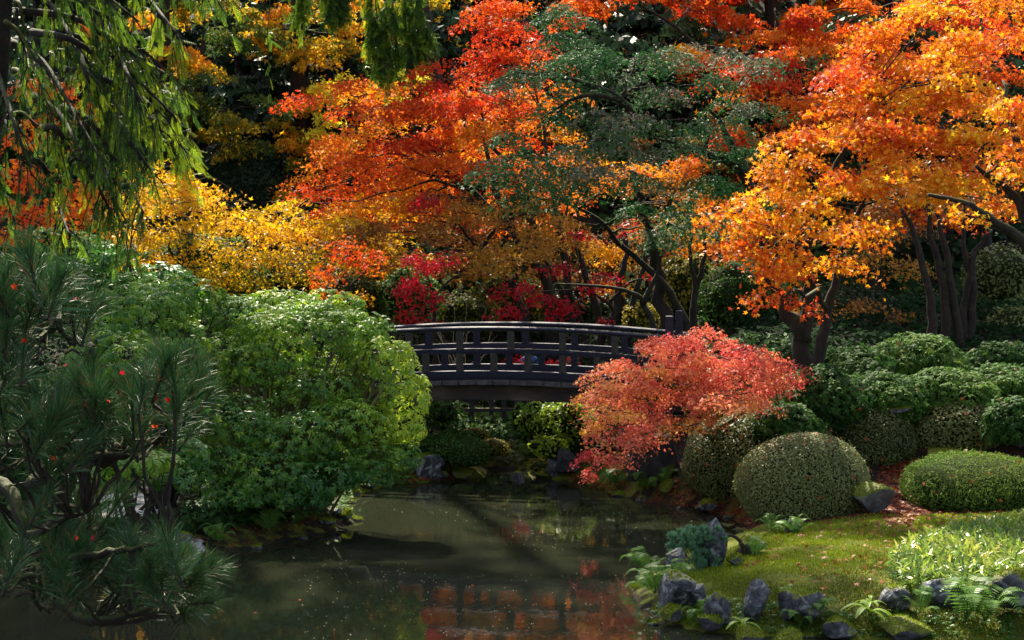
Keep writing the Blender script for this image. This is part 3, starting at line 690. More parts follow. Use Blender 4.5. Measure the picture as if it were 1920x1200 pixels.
tree('lemon_maple', 'small bright yellow tree glowing behind the red maple', 'lemon', [(.07, [(690, 480, 46), (690, 260, 46), (700, 170, 46)])],
     [(650, 160, 45, 60, 22, .5), (745, 155, 45, 50, 26, .5), (600, 230, 45, 45, 22, .6), (640, 265, 45, 50, 16, .6), (785, 140, 45.5, 20, 24, .3)], leaf='star3', ls=.11, dens=400, pad=(.25, .5))
tree('japanese_maple', 'red and orange maple high on the slope along the top right of the view', 'red', [(.16, [(1500, 560, 50), (1490, 200, 50), (1450, 20, 50)]), (.1, [(1495, 300, 50), (1300, 80, 50), (1200, 10, 50)])],
     [(1130, 20, 49, 100, 50, .5), (1290, 20, 50, 140, 60, .35), (1430, 60, 49, 130, 60, .3), (1570, 40, 50, 120, 60, .45), (1330, 100, 48, 130, 40, .72), (1500, 130, 48, 120, 60, .35), (1680, 30, 51, 110, 60, .5), (1620, 120, 49, 110, 50, .5), (1400, -90, 50, 300, 80, .5), (1800, 10, 52, 120, 60, .25), (1540, 200, 47, 110, 50, .35), (1400, 160, 47, 90, 40, .3)],
     leaf='star3', ls=.16, dens=190, pad=(.5, 1.1))
tree('japanese_maple', 'orange red maple behind the dark trunks at the far top right corner', 'red', [(.14, [(1850, 500, 45), (1850, 250, 45), (1840, 20, 45)])],
     [(1860, 60, 44, 90, 60, .45), (1900, 160, 43, 80, 60, .5), (1830, -60, 45, 150, 60, .4), (1900, 260, 43, 60, 60, .6)], leaf='star3', ls=.12, dens=300)
for (lab, px, py, Y, rx, ry, mat, hue) in [
    ('dark broad evergreen filling the gap behind the left trunk of the cedar', 60, 250, 50, 200, 260, 'dark', .3),
    ('dark evergreen below the top centre conifer behind the red maple', 800, 380, 56, 200, 170, 'dark', .25),
    ('olive tinted tree behind the grey green maple crown', 1120, 330, 52, 180, 150, 'olive', .45),
    ('orange tinted tree behind the middle of the grey green maple', 1330, 330, 50, 160, 130, 'dull', .75),
    ('brownish orange tree left of the grey green maple', 980, 280, 50, 150, 120, 'dull', .7),
    ('dark evergreen behind the gold maple on the right', 1560, 380, 50, 170, 150, 'dark', .3),
    ('dark evergreen at the right edge behind the slender trunks', 1830, 430, 47, 150, 170, 'dark', .2),
    ('dark evergreen mass behind the yellow maple on the left', 250, 480, 46, 230, 110, 'dark', .3),
    ('shaded olive tree standing behind the crimson maple', 700, 500, 46, 130, 90, 'olive', .1)]:
    Yb = Y; tree('woodland_tree', lab, mat, [(.2, [(px, py + 160, Yb), (px + 10, py, Yb), (px, py - ry * .8, Yb)])],
        [(px + rx * .5 * math.cos(k * 1.26 + 1), py + ry * .5 * math.sin(k * 1.26 + 1), Yb + 1.5 * math.sin(k * 2.1), rx * .55, ry * .45, hue + .1 * math.sin(k)) for k in range(5)],
        leaf='rhomb', ls=.19, dens=170, bark='barkdark', group='trees filling the wooded slope', norm=(.4, .7, .7))

random.seed(77)
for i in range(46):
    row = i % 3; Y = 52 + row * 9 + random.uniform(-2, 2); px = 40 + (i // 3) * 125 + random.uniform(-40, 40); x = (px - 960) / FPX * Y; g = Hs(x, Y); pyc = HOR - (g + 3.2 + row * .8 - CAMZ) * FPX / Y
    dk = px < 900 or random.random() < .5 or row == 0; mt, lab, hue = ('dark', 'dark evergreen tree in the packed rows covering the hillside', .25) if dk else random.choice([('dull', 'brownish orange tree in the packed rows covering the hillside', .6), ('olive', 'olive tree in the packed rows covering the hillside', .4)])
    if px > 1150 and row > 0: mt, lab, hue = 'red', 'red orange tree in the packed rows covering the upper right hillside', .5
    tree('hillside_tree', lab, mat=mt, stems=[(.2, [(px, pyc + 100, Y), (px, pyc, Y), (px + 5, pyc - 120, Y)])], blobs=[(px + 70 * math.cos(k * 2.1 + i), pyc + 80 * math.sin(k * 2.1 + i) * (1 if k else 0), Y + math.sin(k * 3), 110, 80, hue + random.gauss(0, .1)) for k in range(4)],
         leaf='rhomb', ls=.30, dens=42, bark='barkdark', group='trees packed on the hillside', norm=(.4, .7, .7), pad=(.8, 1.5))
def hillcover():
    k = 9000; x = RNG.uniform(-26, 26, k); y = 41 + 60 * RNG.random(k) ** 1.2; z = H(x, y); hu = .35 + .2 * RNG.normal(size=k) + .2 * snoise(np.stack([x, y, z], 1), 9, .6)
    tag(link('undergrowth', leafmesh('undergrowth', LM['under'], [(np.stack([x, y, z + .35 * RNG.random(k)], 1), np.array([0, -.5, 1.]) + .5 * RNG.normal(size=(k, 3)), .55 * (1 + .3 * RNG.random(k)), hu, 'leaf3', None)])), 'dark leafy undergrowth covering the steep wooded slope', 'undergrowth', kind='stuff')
hillcover()
# undergrowth behind the bridge
for (lab, px, py, Y, rx, ry, mat, hue, ls, dn) in [
    ('yellow green rounded shrub just above the right end of the bridge', 1205, 600, 37, 42, 36, 'olive', .8, .07, 420),
    ('loose yellow green shrub between the thin trunks right of the bridge', 1290, 540, 39, 70, 66, 'olive', .72, .08, 300),
    ('dark glossy shrub under the leaning trunk right of the newel posts', 1370, 560, 36.5, 75, 75, 'hedge', .25, .07, 360),
    ('olive green shrub above the bridge railing beneath the crimson maple', 870, 590, 38, 65, 45, 'olive', .35, .07, 330),
    ('mossy green shrub behind the middle of the bridge', 960, 570, 40, 80, 60, 'olive', .45, .08, 260),
    ('deep green shrub left of the crimson maple above the pieris', 770, 560, 37, 60, 60, 'hedge', .45, .08, 330),
    ('green shrub under the small orange red maple', 660, 560, 37, 70, 50, 'olive', .25, .08, 330),
    ('dark shrub in the shade behind the cluster of trunks', 1090, 600, 42, 110, 70, 'dark', .3, .09, 240),
    ('dark shrub behind the right trunks of the gold maple', 1600, 600, 38, 90, 70, 'dark', .35, .08, 300),
    ('dark shrub low between the slender trunks on the right', 1760, 620, 39, 100, 70, 'dark', .25, .08, 300),
    ('pale speckled shrub at the right edge beside the slender trunks', 1880, 520, 35.5, 75, 60, 'azalea', .45, .07, 330),
    ('lower pale speckled shrub at the right edge above the hedge', 1900, 620, 35, 50, 50, 'azalea', .8, .07, 330),
    ('dim green shrub behind the left trunk of the gold maple', 1450, 590, 37, 60, 65, 'hedge', .3, .07, 360),
    ('olive shrub filling the bank below the yellow maple', 520, 530, 38, 110, 50, 'olive', .3, .08, 300),
    ('dark shrub on the left bank beneath the yellow maple', 380, 500, 36, 120, 60, 'hedge', .35, .08, 330),
    ('dark green shrub on the far left below the orange maple', 90, 470, 30, 140, 45, 'hedge', .4, .07, 380),
    ('dark shrub on the left bank behind the pine', 60, 560, 28, 170, 90, 'hedge', .15, .07, 330)]:
    shrub('woodland_shrub', lab, mat, [(px, py, Y, rx, ry, hue)], leaf='rhomb', ls=ls, dens=dn, amp=.2, group='shrubs growing under the maples', inset=.25, lumps=5)

# ================================================================== MIDDLE MAPLES
tree('japanese_maple', 'large red and orange maple spreading over the bridge from behind, dark forked limbs', 'red',
     [(.16, [(1035, 612, 39), (1020, 520, 39), (960, 430, 39), (920, 330, 39), (905, 220, 39)]), (.10, [(1020, 520, 39), (990, 400, 39.3), (935, 290, 39), (870, 235, 38)]),
      (.09, [(960, 430, 39), (850, 330, 38), (760, 275, 38)]), (.12, [(1075, 612, 40), (1060, 500, 40), (1040, 380, 40), (1010, 200, 40)])],
     [(910, 60, 40, 60, 35, .28), (980, 40, 41, 80, 40, .22), (920, 120, 39.5, 80, 35, .18), (840, 150, 39, 80, 32, .15), (990, 110, 40, 70, 30, .3), (700, 200, 38, 90, 28, .3), (600, 185, 38, 60, 18, .25), (650, 150, 38, 50, 20, .45),
      (780, 200, 38, 90, 30, .25), (880, 200, 38, 90, 30, .2), (960, 190, 38.5, 80, 35, .3), (760, 255, 37.5, 100, 30, .3), (660, 250, 37.5, 70, 26, .55), (640, 310, 37, 60, 26, .42), (720, 320, 37, 70, 26, .45), (830, 290, 37.5, 90, 35, .5),
      (940, 270, 38, 80, 40, .55), (880, 330, 37.5, 70, 26, .35), (610, 350, 37, 60, 22, .4), (680, 375, 37, 70, 26, .55), (790, 370, 37, 80, 24, .6), (1010, 320, 39, 60, 50, .6), (930, 10, 41, 60, 30, .35)],
     leaf='star5', ls=.088, dens=520, pad=(.4, .85), huevar=.10)
tree('japanese_maple', 'dull brownish orange maple below the red one above the bridge', 'dull',
     [(.11, [(985, 612, 38), (960, 540, 38), (900, 470, 37.5), (860, 420, 37)]), (.09, [(960, 540, 38), (985, 470, 38), (1000, 410, 38)]), (.06, [(900, 470, 37.5), (940, 420, 37), (1000, 395, 36.5)])],
     [(700, 420, 36.5, 80, 30, .45), (790, 420, 36.5, 80, 30, .6), (880, 400, 36.5, 70, 30, .8), (950, 380, 36.5, 70, 26, .9), (900, 470, 36.2, 70, 28, .9), (980, 450, 36.5, 80, 30, .85), (920, 510, 36, 70, 20, .95), (1050, 400, 37, 70, 30, .7), (840, 370, 36.8, 60, 20, .35), (1050, 470, 37.5, 50, 40, .85), (650, 460, 36.5, 70, 20, .55)],
     leaf='star5', ls=.085, dens=430, pad=(.35, .7), huevar=.12)
tree('japanese_maple', 'gold leaved maple glowing behind the trunks in the middle distance', 'gold',
     [(.10, [(1165, 610, 41), (1170, 500, 41), (1200, 380, 41)]), (.08, [(1170, 500, 41), (1120, 440, 41)])],
     [(1160, 500, 40, 60, 40, .75), (1260, 440, 40, 90, 40, .6), (1180, 300, 42, 90, 40, .45), (1260, 330, 42, 80, 40, .5), (1120, 340, 42, 60, 50, .6), (1350, 450, 40, 60, 30, .55), (1330, 360, 42, 80, 40, .55), (1400, 500, 41, 50, 30, .7), (1060, 340, 41, 50, 40, .4)],
     leaf='star3', ls=.095, dens=420, huevar=.12)
tree('crimson_maple', 'small crimson maple just above the left end of the bridge', 'crimson',
     [(.05, [(815, 610, 34.5), (812, 560, 34.5), (800, 510, 34.5)]), (.03, [(812, 560, 34.5), (850, 520, 34.5), (880, 515, 34.5)])],
     [(800, 495, 34, 48, 22, .6), (770, 520, 34, 38, 24, .65), (840, 485, 34.2, 30, 14, .4), (765, 550, 33.8, 24, 18, .5), (815, 560, 34, 34, 12, .2), (790, 585, 33.8, 36, 14, .25), (790, 375, 36, 50, 14, .2)], leaf='star5', ls=.075, dens=700, pad=(.18, .36), huevar=.10)
tree('crimson_maple', 'low crimson maple whose boughs hang behind the middle of the bridge', 'crimson',
     [(.06, [(1150, 612, 35.5), (1140, 570, 35.5), (1090, 545, 35.2), (1000, 548, 35)]), (.04, [(1140, 570, 35.5), (1180, 530, 35.5), (1210, 522, 35.5)])],
     [(940, 545, 34.8, 40, 12, .3), (985, 535, 34.8, 40, 12, .2), (1010, 560, 34.8, 50, 14, .2), (960, 585, 34.6, 46, 14, .25), (1110, 540, 35, 40, 16, .35), (1040, 575, 35, 50, 14, .25), (1150, 525, 35, 36, 10, .25), (1210, 520, 35.2, 22, 8, .3), (1185, 425, 36, 26, 10, .5), (1080, 445, 36, 34, 10, .2), (1050, 500, 35, 30, 12, .2), (1128, 605, 35, 16, 8, .4), (1000, 680, 34.6, 60, 14, .35), (1060, 690, 34.8, 50, 14, .2)],
     leaf='star5', ls=.075, dens=600, pad=(.18, .4), huevar=.10)
tree('japanese_maple', 'yellow orange maple on the left behind the pieris', 'yellow',
     [(.08, [(320, 520, 35), (318, 440, 35), (310, 380, 35)]), (.10, [(470, 560, 36), (480, 470, 36), (520, 420, 36)])],
     [(330, 340, 34.5, 70, 30, .68), (290, 370, 34.5, 50, 30, .62), (380, 375, 34.5, 60, 30, .55), (300, 430, 34.3, 60, 30, .5), (360, 440, 34.5, 60, 34, .45), (440, 410, 35, 60, 26, .65), (430, 460, 35, 60, 26, .35), (300, 480, 34, 60, 22, .8), (370, 500, 34.3, 60, 24, .3),
      (520, 440, 35.5, 60, 26, .65), (590, 420, 35.5, 60, 24, .72), (650, 410, 35.8, 40, 20, .6), (500, 490, 35, 60, 26, .5), (570, 470, 35.2, 60, 26, .62), (480, 520, 35, 70, 22, .25), (570, 520, 35, 60, 20, .35), (420, 520, 34.5, 60, 20, .3)],
     leaf='star5', ls=.085, dens=480, pad=(.32, .65), huevar=.12)
random.seed(43)
tree('japanese_maple', 'golden yellow maple behind the front yellow one, filling the left middle distance', 'yellow', [(.10, [(440, 560, 39), (450, 460, 39), (440, 360, 39)])],
     [(px + random.uniform(-20, 20), py + random.uniform(-12, 12), 38 + random.uniform(-1, 1), 66, 32, .55 + .15 * math.sin(px * .02 + py * .05)) for px in range(250, 720, 78) for py in (390, 440, 490)] + [(300, 320, 38, 50, 26, .6), (340, 330, 38, 50, 26, .7)],
     leaf='star3', ls=.11, dens=250, pad=(.45, .85), huevar=.12)
tree('japanese_maple', 'small orange red maple leaning over the top of the big pieris', 'red',
     [(.045, [(665, 580, 33.5), (655, 540, 33.5), (640, 500, 33.5)]), (.03, [(655, 540, 33.5), (690, 500, 33.5)])],
     [(600, 505, 33.2, 40, 14, .35), (650, 480, 33.2, 46, 14, .3), (690, 490, 33.3, 34, 16, .4), (620, 540, 33, 36, 14, .6), (655, 455, 33.5, 40, 12, .35), (670, 560, 33, 26, 12, .85)], leaf='star5', ls=.075, dens=620, pad=(.22, .42), huevar=.10)
tree('japanese_maple', 'fiery orange maple at the left edge glowing behind the cedar branches', 'red',
     [(.12, [(60, 520, 26), (55, 420, 26), (60, 300, 26)])],
     [(40, 330, 25.5, 70, 40, .45), (30, 390, 25, 60, 30, .4), (110, 400, 25.5, 70, 30, .55), (60, 250, 26, 60, 40, .5), (150, 340, 26, 60, 40, .55), (190, 400, 26, 60, 26, .6), (110, 140, 27, 70, 40, .5), (200, 230, 27, 50, 60, .6), (20, 440, 25, 60, 20, .6), (150, 60, 27, 70, 40, .7)],
     leaf='star5', ls=.085, dens=420, pad=(.3, .65), huevar=.12)
random.seed(41)
tree('japanese_maple', 'orange maple with dim inner crown directly behind the large red maple', 'red', [(.12, [(870, 600, 44), (860, 450, 44), (830, 300, 44)])],
     [(px + random.uniform(-20, 20), py + random.uniform(-12, 12), 42.5 + random.uniform(-1, 1), 70, 34, .62 + .12 * math.sin(px * .02 + py * .03)) for px in range(600, 1080, 80) for py in range(170, 440, 58) if px + py > 830 or px > 640],
     leaf='star3', ls=.12, dens=230, pad=(.5, .95), huevar=.12)
tree('japanese_maple', 'olive and gold maple low behind the trunks above the bridge', 'dull', [(.10, [(1010, 600, 43), (1000, 520, 43), (990, 450, 43)])],
     [(px + random.uniform(-20, 20), py + random.uniform(-10, 10), 41.5 + random.uniform(-1, 1), 66, 32, .6 + .25 * math.sin(px * .017 + py * .05)) for px in range(680, 1480, 84) for py in (430, 490)],
     leaf='star3', ls=.12, dens=230, pad=(.5, .9), huevar=.14)
tree('japanese_maple', 'amber maple deep behind the gold maple and the slender trunks', 'gold', [(.12, [(1640, 600, 42), (1640, 450, 42), (1650, 300, 42)])],
     [(px + random.uniform(-20, 20), py + random.uniform(-10, 10), 41 + random.uniform(-1, 1), 76, 36, .3 + .2 * math.sin(px * .017 + py * .05)) for px in range(1400, 1900, 90) for py in (120, 190, 260, 330, 400)],
     leaf='star3', ls=.12, dens=210, pad=(.5, .9), huevar=.12)
# the grey green maple
tree('japanese_maple', 'large grey green maple with arching mossy limbs right of centre behind the bridge', 'grey',
     [(.17, [(1245, 610, 34.7), (1235, 520, 34.7), (1215, 440, 34.5), (1200, 370, 34.5), (1185, 320, 34.1)]),
      (.13, [(1440, 420, 35.0), (1390, 320, 34.5), (1330, 290, 34.0), (1270, 270, 33.5), (1225, 258, 33.1)]), (.10, [(1400, 330, 35.0), (1360, 250, 35.0), (1330, 200, 34.5)]),
      (.085, [(1225, 258, 33.5), (1160, 185, 33.1), (1080, 150, 32.5), (990, 145, 33.4)]), (.06, [(1160, 185, 33.1), (1090, 180, 32.5), (1010, 225, 33.4)]), (.10, [(1285, 605, 34.7), (1240, 530, 34.4), (1170, 465, 34.2), (1120, 410, 33.5), (1060, 380, 33.0)])],
     [(925, 150, 32.4, 46, 13, .45), (955, 300, 31.6, 60, 20, .4), (912, 332, 31.5, 40, 13, .2), (1000, 340, 31.8, 60, 18, .3), (960, 250, 32.2, 50, 16, .4), (1100, 300, 32, 80, 22, .55), (1180, 320, 32.4, 70, 20, .4), (990, 140, 32.8, 80, 18, 0.40), (1060, 115, 33, 80, 22, 0.20), (1130, 90, 33.5, 80, 24, 0.25), (1200, 110, 33.5, 90, 24, 0.20), (1280, 100, 34, 80, 22, 0.50), (1350, 90, 34, 60, 20, 0.60), (1120, 155, 33, 80, 20, 0.25), (1230, 165, 33.5, 80, 22, 0.55), (1310, 160, 34, 80, 24, 0.40), (1400, 180, 34.5, 70, 26, 0.40),
      (1060, 200, 32.6, 70, 22, 0.25), (1150, 215, 33, 80, 22, 0.60), (1250, 225, 33, 80, 24, 0.35), (1340, 235, 33.5, 80, 22, 0.30), (1180, 265, 32.6, 80, 24, 0.60), (1090, 265, 32.2, 80, 22, 0.50), (1010, 290, 32, 70, 22, 0.40), (940, 330, 31.8, 50, 16, 0.15), (1050, 315, 32, 60, 20, 0.35), (1280, 280, 33, 60, 18, 0.40),
      (1020, 375, 32, 50, 16, 0.25), (1090, 350, 32.2, 50, 16, 0.10), (1220, 435, 33.5, 60, 22, 0.60), (1300, 430, 33.5, 70, 26, 0.45), (1250, 380, 33, 90, 26, 0.05), (1340, 340, 33.5, 90, 30, 0.05), (1400, 290, 34, 60, 30, 0.05), (1420, 380, 34.5, 60, 30, 0.10), (960, 365, 32, 40, 12, 0.15), (1370, 420, 34, 50, 24, 0.20), (1040, 25, 35, 60, 30, 0.25), (1060, 70, 35, 60, 20, 0.30), (1420, 120, 35, 50, 26, 0.45)],
     leaf='star5', ls=.08, dens=800, pad=(.4, 0.75), huevar=.13, hang=.6, thick=.035, norm=(.7, .7, .45))
# bare mossy trunks grouped behind the bridge: lower stems of maples whose crowns merge above
for (lab, r_, pp, bl) in [
    ('slender maple with two dark stems forking just behind the bridge middle', .09, [[(1075, 612, 38), (1050, 540, 38), (1015, 480, 38), (985, 420, 38)], [(1090, 612, 38), (1062, 520, 38), (1055, 440, 38), (1070, 350, 38)]], [(1000, 330, 38.5, 60, 30, .6), (1080, 300, 39, 60, 30, .5)]),
    ('stout dark maple with three stems rising in shade behind the bridge', .13, [[(1150, 612, 37), (1160, 540, 37), (1175, 470, 37), (1170, 380, 37)], [(1125, 612, 37.4), (1105, 540, 37.4), (1080, 450, 37.4), (1085, 370, 37.5)], [(1178, 612, 37), (1195, 540, 37), (1215, 460, 37), (1245, 400, 37)]], [(1150, 330, 38, 70, 30, .55), (1240, 350, 38, 60, 30, .5)]),
    ('thin forked maple standing right of the newel posts', .09, [[(1300, 590, 35), (1303, 540, 35), (1295, 480, 35), (1300, 420, 35)], [(1302, 560, 35), (1318, 500, 35), (1322, 450, 35), (1312, 400, 35)]], [(1310, 400, 35.5, 60, 26, .5)]),
    ('mossy maple with a low limb bending sideways over the bridge', .07, [[(1225, 612, 34), (1205, 570, 34), (1195, 553, 33.8), (1150, 540, 33.6), (1100, 535, 33.4), (1040, 532, 33.2)], [(1205, 570, 34), (1235, 500, 34), (1228, 440, 34.2)]], [(1225, 420, 34.5, 50, 22, .45)])]:
    tree('japanese_maple', lab, 'dull', [(r_ * (1 - .1 * i), q) for i, q in enumerate(pp)], bl, leaf='star5', ls=.08, dens=380, huevar=.12, group='dark stemmed maples behind the bridge')
for (lab, pp, bl) in [
    ('tall slender dark maple, left of the group of trunks at right', [(.13, [(1752, 640, 33), (1742, 560, 33), (1715, 440, 33), (1690, 390, 33)])], [(1700, 330, 33, 70, 40, .4)]),
    ('slender dark maple in the middle of the trunk group at right with two stems', [(.11, [(1775, 640, 33.5), (1768, 540, 33.5), (1745, 440, 33.5), (1735, 330, 33.5)]), (.10, [(1800, 650, 33.5), (1785, 540, 33.5), (1765, 430, 33.5), (1755, 380, 33.5)])], [(1760, 330, 34, 60, 40, .5)]),
    ('dark maple with crossing stems, right of the trunk group', [(.11, [(1808, 650, 34), (1812, 560, 34), (1830, 470, 34), (1860, 430, 34)]), (.10, [(1815, 650, 34), (1825, 540, 34), (1808, 460, 34), (1810, 380, 34)])], [(1830, 370, 34.5, 70, 40, .2)])]:
    tree('japanese_maple', lab, 'dull', pp, bl, leaf='star5', ls=.085, dens=380, bark='barkdark', group='slender dark maples at right')
tree('japanese_maple', 'small dim orange maple in the shade between the gold maple and the slender trunks', 'dull',
     [(.05, [(1660, 640, 36), (1655, 540, 36), (1650, 440, 36)]), (.04, [(1610, 640, 36), (1600, 560, 36), (1570, 530, 36)])],
     [(1600, 440, 36, 60, 30, .8), (1670, 400, 36, 50, 30, .7), (1690, 500, 36, 50, 26, .7), (1620, 560, 35.5, 60, 18, .55), (1560, 570, 35.5, 50, 18, .6), (1670, 590, 35.5, 40, 12, .5), (1650, 470, 36.5, 60, 26, .75), (1700, 440, 36, 40, 26, .6)], leaf='star5', ls=.08, dens=330, huevar=.14)
# the gold maple at right, nearest
tree('japanese_maple', 'big orange gold maple filling the right side, brightest of all, with mossy twin trunks', 'gold',
     [(.19, [(1505, 690, 28.5), (1500, 620, 28.5), (1470, 580, 28.5), (1440, 500, 28.3), (1425, 420, 28)]), (.13, [(1505, 640, 28.5), (1520, 560, 28.5), (1510, 490, 28.3), (1540, 380, 28), (1600, 250, 28)]),
      (.12, [(1540, 680, 28), (1550, 600, 28), (1568, 520, 28), (1585, 450, 28), (1640, 330, 27.5)])],
     [(1400, 470, 26.8, 60, 26, .3), (1440, 510, 26.6, 50, 26, .3), (1470, 560, 26.4, 50, 22, .12), (1380, 400, 27, 60, 22, .4), (1350, 390, 27.2, 36, 14, .4), (1450, 430, 26.6, 60, 36, .55), (1500, 470, 26.5, 60, 36, .45), (1520, 400, 26.5, 70, 40, .55), (1560, 490, 26.8, 60, 18, .55),
      (1440, 350, 27, 60, 30, .55), (1500, 310, 27, 60, 40, .5), (1580, 360, 26.6, 80, 44, .6), (1660, 330, 26.6, 90, 40, .55), (1740, 340, 26.8, 80, 36, .6), (1520, 240, 27.5, 70, 40, .35), (1600, 260, 27, 80, 44, .4), (1680, 240, 27, 90, 44, .4), (1770, 250, 27, 90, 50, .5), (1850, 270, 27, 80, 50, .4),
      (1560, 170, 28, 80, 40, .2), (1650, 160, 28, 90, 44, .35), (1740, 150, 27.5, 90, 50, .6), (1830, 170, 27.5, 80, 50, .72), (1800, 80, 28, 90, 44, .65), (1700, 80, 28.5, 90, 40, .3), (1620, 430, 27, 70, 30, .35), (1820, 350, 26.8, 60, 24, .6), (1880, 380, 27, 50, 24, .5), (1890, 90, 28, 60, 50, .4), (1630, 100, 29, 70, 40, .25), (1780, 10, 29, 120, 40, .5)],
     leaf='star5', ls=.09, dens=640, pad=(.3, .7), huevar=.13, sizevar=.3, leafvar=.2, single=300)
tree('japanese_maple', 'mossy limbed maple leaning in from the right edge under the gold crown', 'gold',
     [(.13, [(1985, 640, 25), (1960, 520, 25), (1920, 455, 25), (1870, 420, 25), (1820, 385, 25), (1740, 365, 25)]), (.11, [(1960, 520, 25), (1925, 400, 25.4), (1880, 350, 25.4), (1830, 310, 25)]), (.09, [(1925, 400, 25.4), (1905, 250, 25.6), (1880, 150, 26)])],
     [(1900, 300, 25, 50, 40, .45), (1870, 200, 25.4, 60, 40, .6), (1900, 200, 25, 40, 50, .3), (1770, 400, 24.8, 40, 14, .7), (1830, 410, 24.8, 30, 10, .75), (1960, 300, 25, 60, 60, .4)], leaf='star5', ls=.09, dens=420, pad=(.25, .5), huevar=.13)
# pink laceleaf maple beside the bridge
PK = [(1200, 700, 70, 30, .4), (1280, 660, 80, 30, .3), (1370, 675, 80, 30, .3), (1300, 720, 90, 34, .45), (1220, 755, 80, 30, .55), (1390, 740, 70, 30, .5), (1440, 705, 60, 26, .35), (1280, 780, 60, 24, .6), (1160, 800, 50, 26, .4), (1140, 745, 50, 22, .5), (1290, 625, 80, 24, .25), (1220, 650, 60, 20, .3), (1340, 640, 90, 24, .3), (1400, 655, 70, 22, .25), (1450, 680, 56, 22, .3), (1160, 690, 60, 20, .45), (1120, 715, 44, 16, .55), (1230, 690, 80, 24, .4), (1310, 690, 80, 24, .4), (1390, 700, 80, 24, .4),
      (1180, 730, 70, 20, .5), (1260, 740, 80, 22, .55), (1340, 740, 80, 20, .55), (1430, 730, 60, 18, .45), (1480, 710, 34, 16, .3), (1150, 770, 50, 18, .55), (1220, 780, 60, 20, .55), (1320, 765, 50, 14, .65), (1130, 810, 40, 18, .3), (1180, 820, 50, 16, .5), (1120, 850, 34, 18, .2), (1160, 862, 34, 12, .25), (1105, 885, 18, 14, .15), (1290, 800, 30, 10, .6), (1250, 810, 24, 9, .6)]
tree('laceleaf_maple', 'wide pink and orange laceleaf maple spreading in layers at the right end of the bridge', 'pink',
     [(.07, [(1352, 850, 27.2), (1335, 790, 27), (1285, 740, 26.6), (1230, 710, 26.3), (1180, 700, 26)]), (.07, [(1330, 790, 26.6), (1370, 760, 26.6), (1420, 720, 26.8)]), (.05, [(1340, 820, 26.6), (1290, 800, 26.2), (1220, 810, 26), (1140, 840, 25.8)]), (.045, [(1335, 815, 26.6), (1400, 770, 26.2), (1470, 735, 26.2)])],
     [(a, b, 25.9 + .55 * math.sin(i * 2.2) - (b - 700) * .004, c * 1.0, d * 1.05, h + .08) for i, (a, b, c, d, h) in enumerate(PK)], leaf='star3', ls=.054, dens=1650, pad=(.2, .40), huevar=.16, hang=.5, thick=.04, bark='mosstwig')

# ================================================================== CONIFERS
def conifer(name, label, trunk, boughs, mat='cedar', ls=.34, n=26, tpl='spray', cat='tree', huef=.4, droop=1.2, spread=.3, bark='barkdark', trad=.3):
    pts = [P(*q) for q in trunk]; g = pts[0]; gz = Hs(g.x, g.y); root = empty(name, (g.x, g.y, gz), label, cat)
    b = g.copy(); b.z = gz - .2; sp = smooth_path([b] + pts, 4); mb = MB(); mb.tube(sp, [trad * (1.3 if j == 0 else 1 - .5 * j / len(sp)) for j in range(len(sp))], 14); mb.build('trunk', M[bark], root, True)
    gs = []; tw = MB()
    for bi, bb in enumerate(boughs):
        q = smooth_path([P(*a[:3]) for a in bb['p']], 5); m = len(q); mb = MB(); mb.tube(q, [bb.get('r', .03) * (1 - .8 * j / (m - 1)) for j in range(m)], 6); mb.build('bough', M['mosstwig' if bb.get('moss') else bark], root, True)
        nn = int(bb.get('n', n)); hu = bb.get('h', huef); sd_ = bb.get('s', spread)
        for k in range(nn):
            t = (.18 + .82 * random.random()) * (m - 1); i = min(int(t), m - 2); p0 = q[i].lerp(q[i + 1], t - i); dr = (q[i + 1] - q[i]).normalized()
            side = Vector((random.gauss(0, 1), random.gauss(0, 1), -.4 + random.gauss(0, .4))).normalized()
            L = sd_ * random.uniform(.4, 1.3); tipp = p0 + dr * L * .5 + side * L * .5 + Vector((0, 0, -L * random.uniform(.3, droop)))
            tw.tube(curve(p0, tipp, .25, 3, .03), [.008, .006, .004, .003], 3, False)
            kk = 6; tt = RNG.random(kk) * .9 + .1
            pos = np.array([p0.lerp(tipp, x) for x in tt]); yd = np.array(tipp - p0)[None] * .8 + RNG.normal(size=(kk, 3)) * .25 * L + np.array([0, 0, -.45 * L * droop])
            gs.append((pos, RNG.normal(size=(kk, 3)) * .5 + np.array([.2, -.7, .45]), ls * (1 + .25 * RNG.normal(size=kk)), hu + .12 + .16 * random.gauss(0, 1) + .1 * RNG.normal(size=kk), tpl, yd))
    tag(tw.build('twigs', M['barkdark'], root), kind='stuff')
    m_ = (np.concatenate([g_[0] for g_ in gs]), np.concatenate([g_[1] for g_ in gs]), np.concatenate([g_[2] for g_ in gs]), np.concatenate([g_[3] for g_ in gs]), tpl, np.concatenate([g_[5] for g_ in gs]))
    # per face hue for multi-face templates
    tag(link('crown', leafmesh('crown', LM[mat], [m_], root.location), root), kind='stuff'); return root
random.seed(31)
bo = []
Yc = 14.5
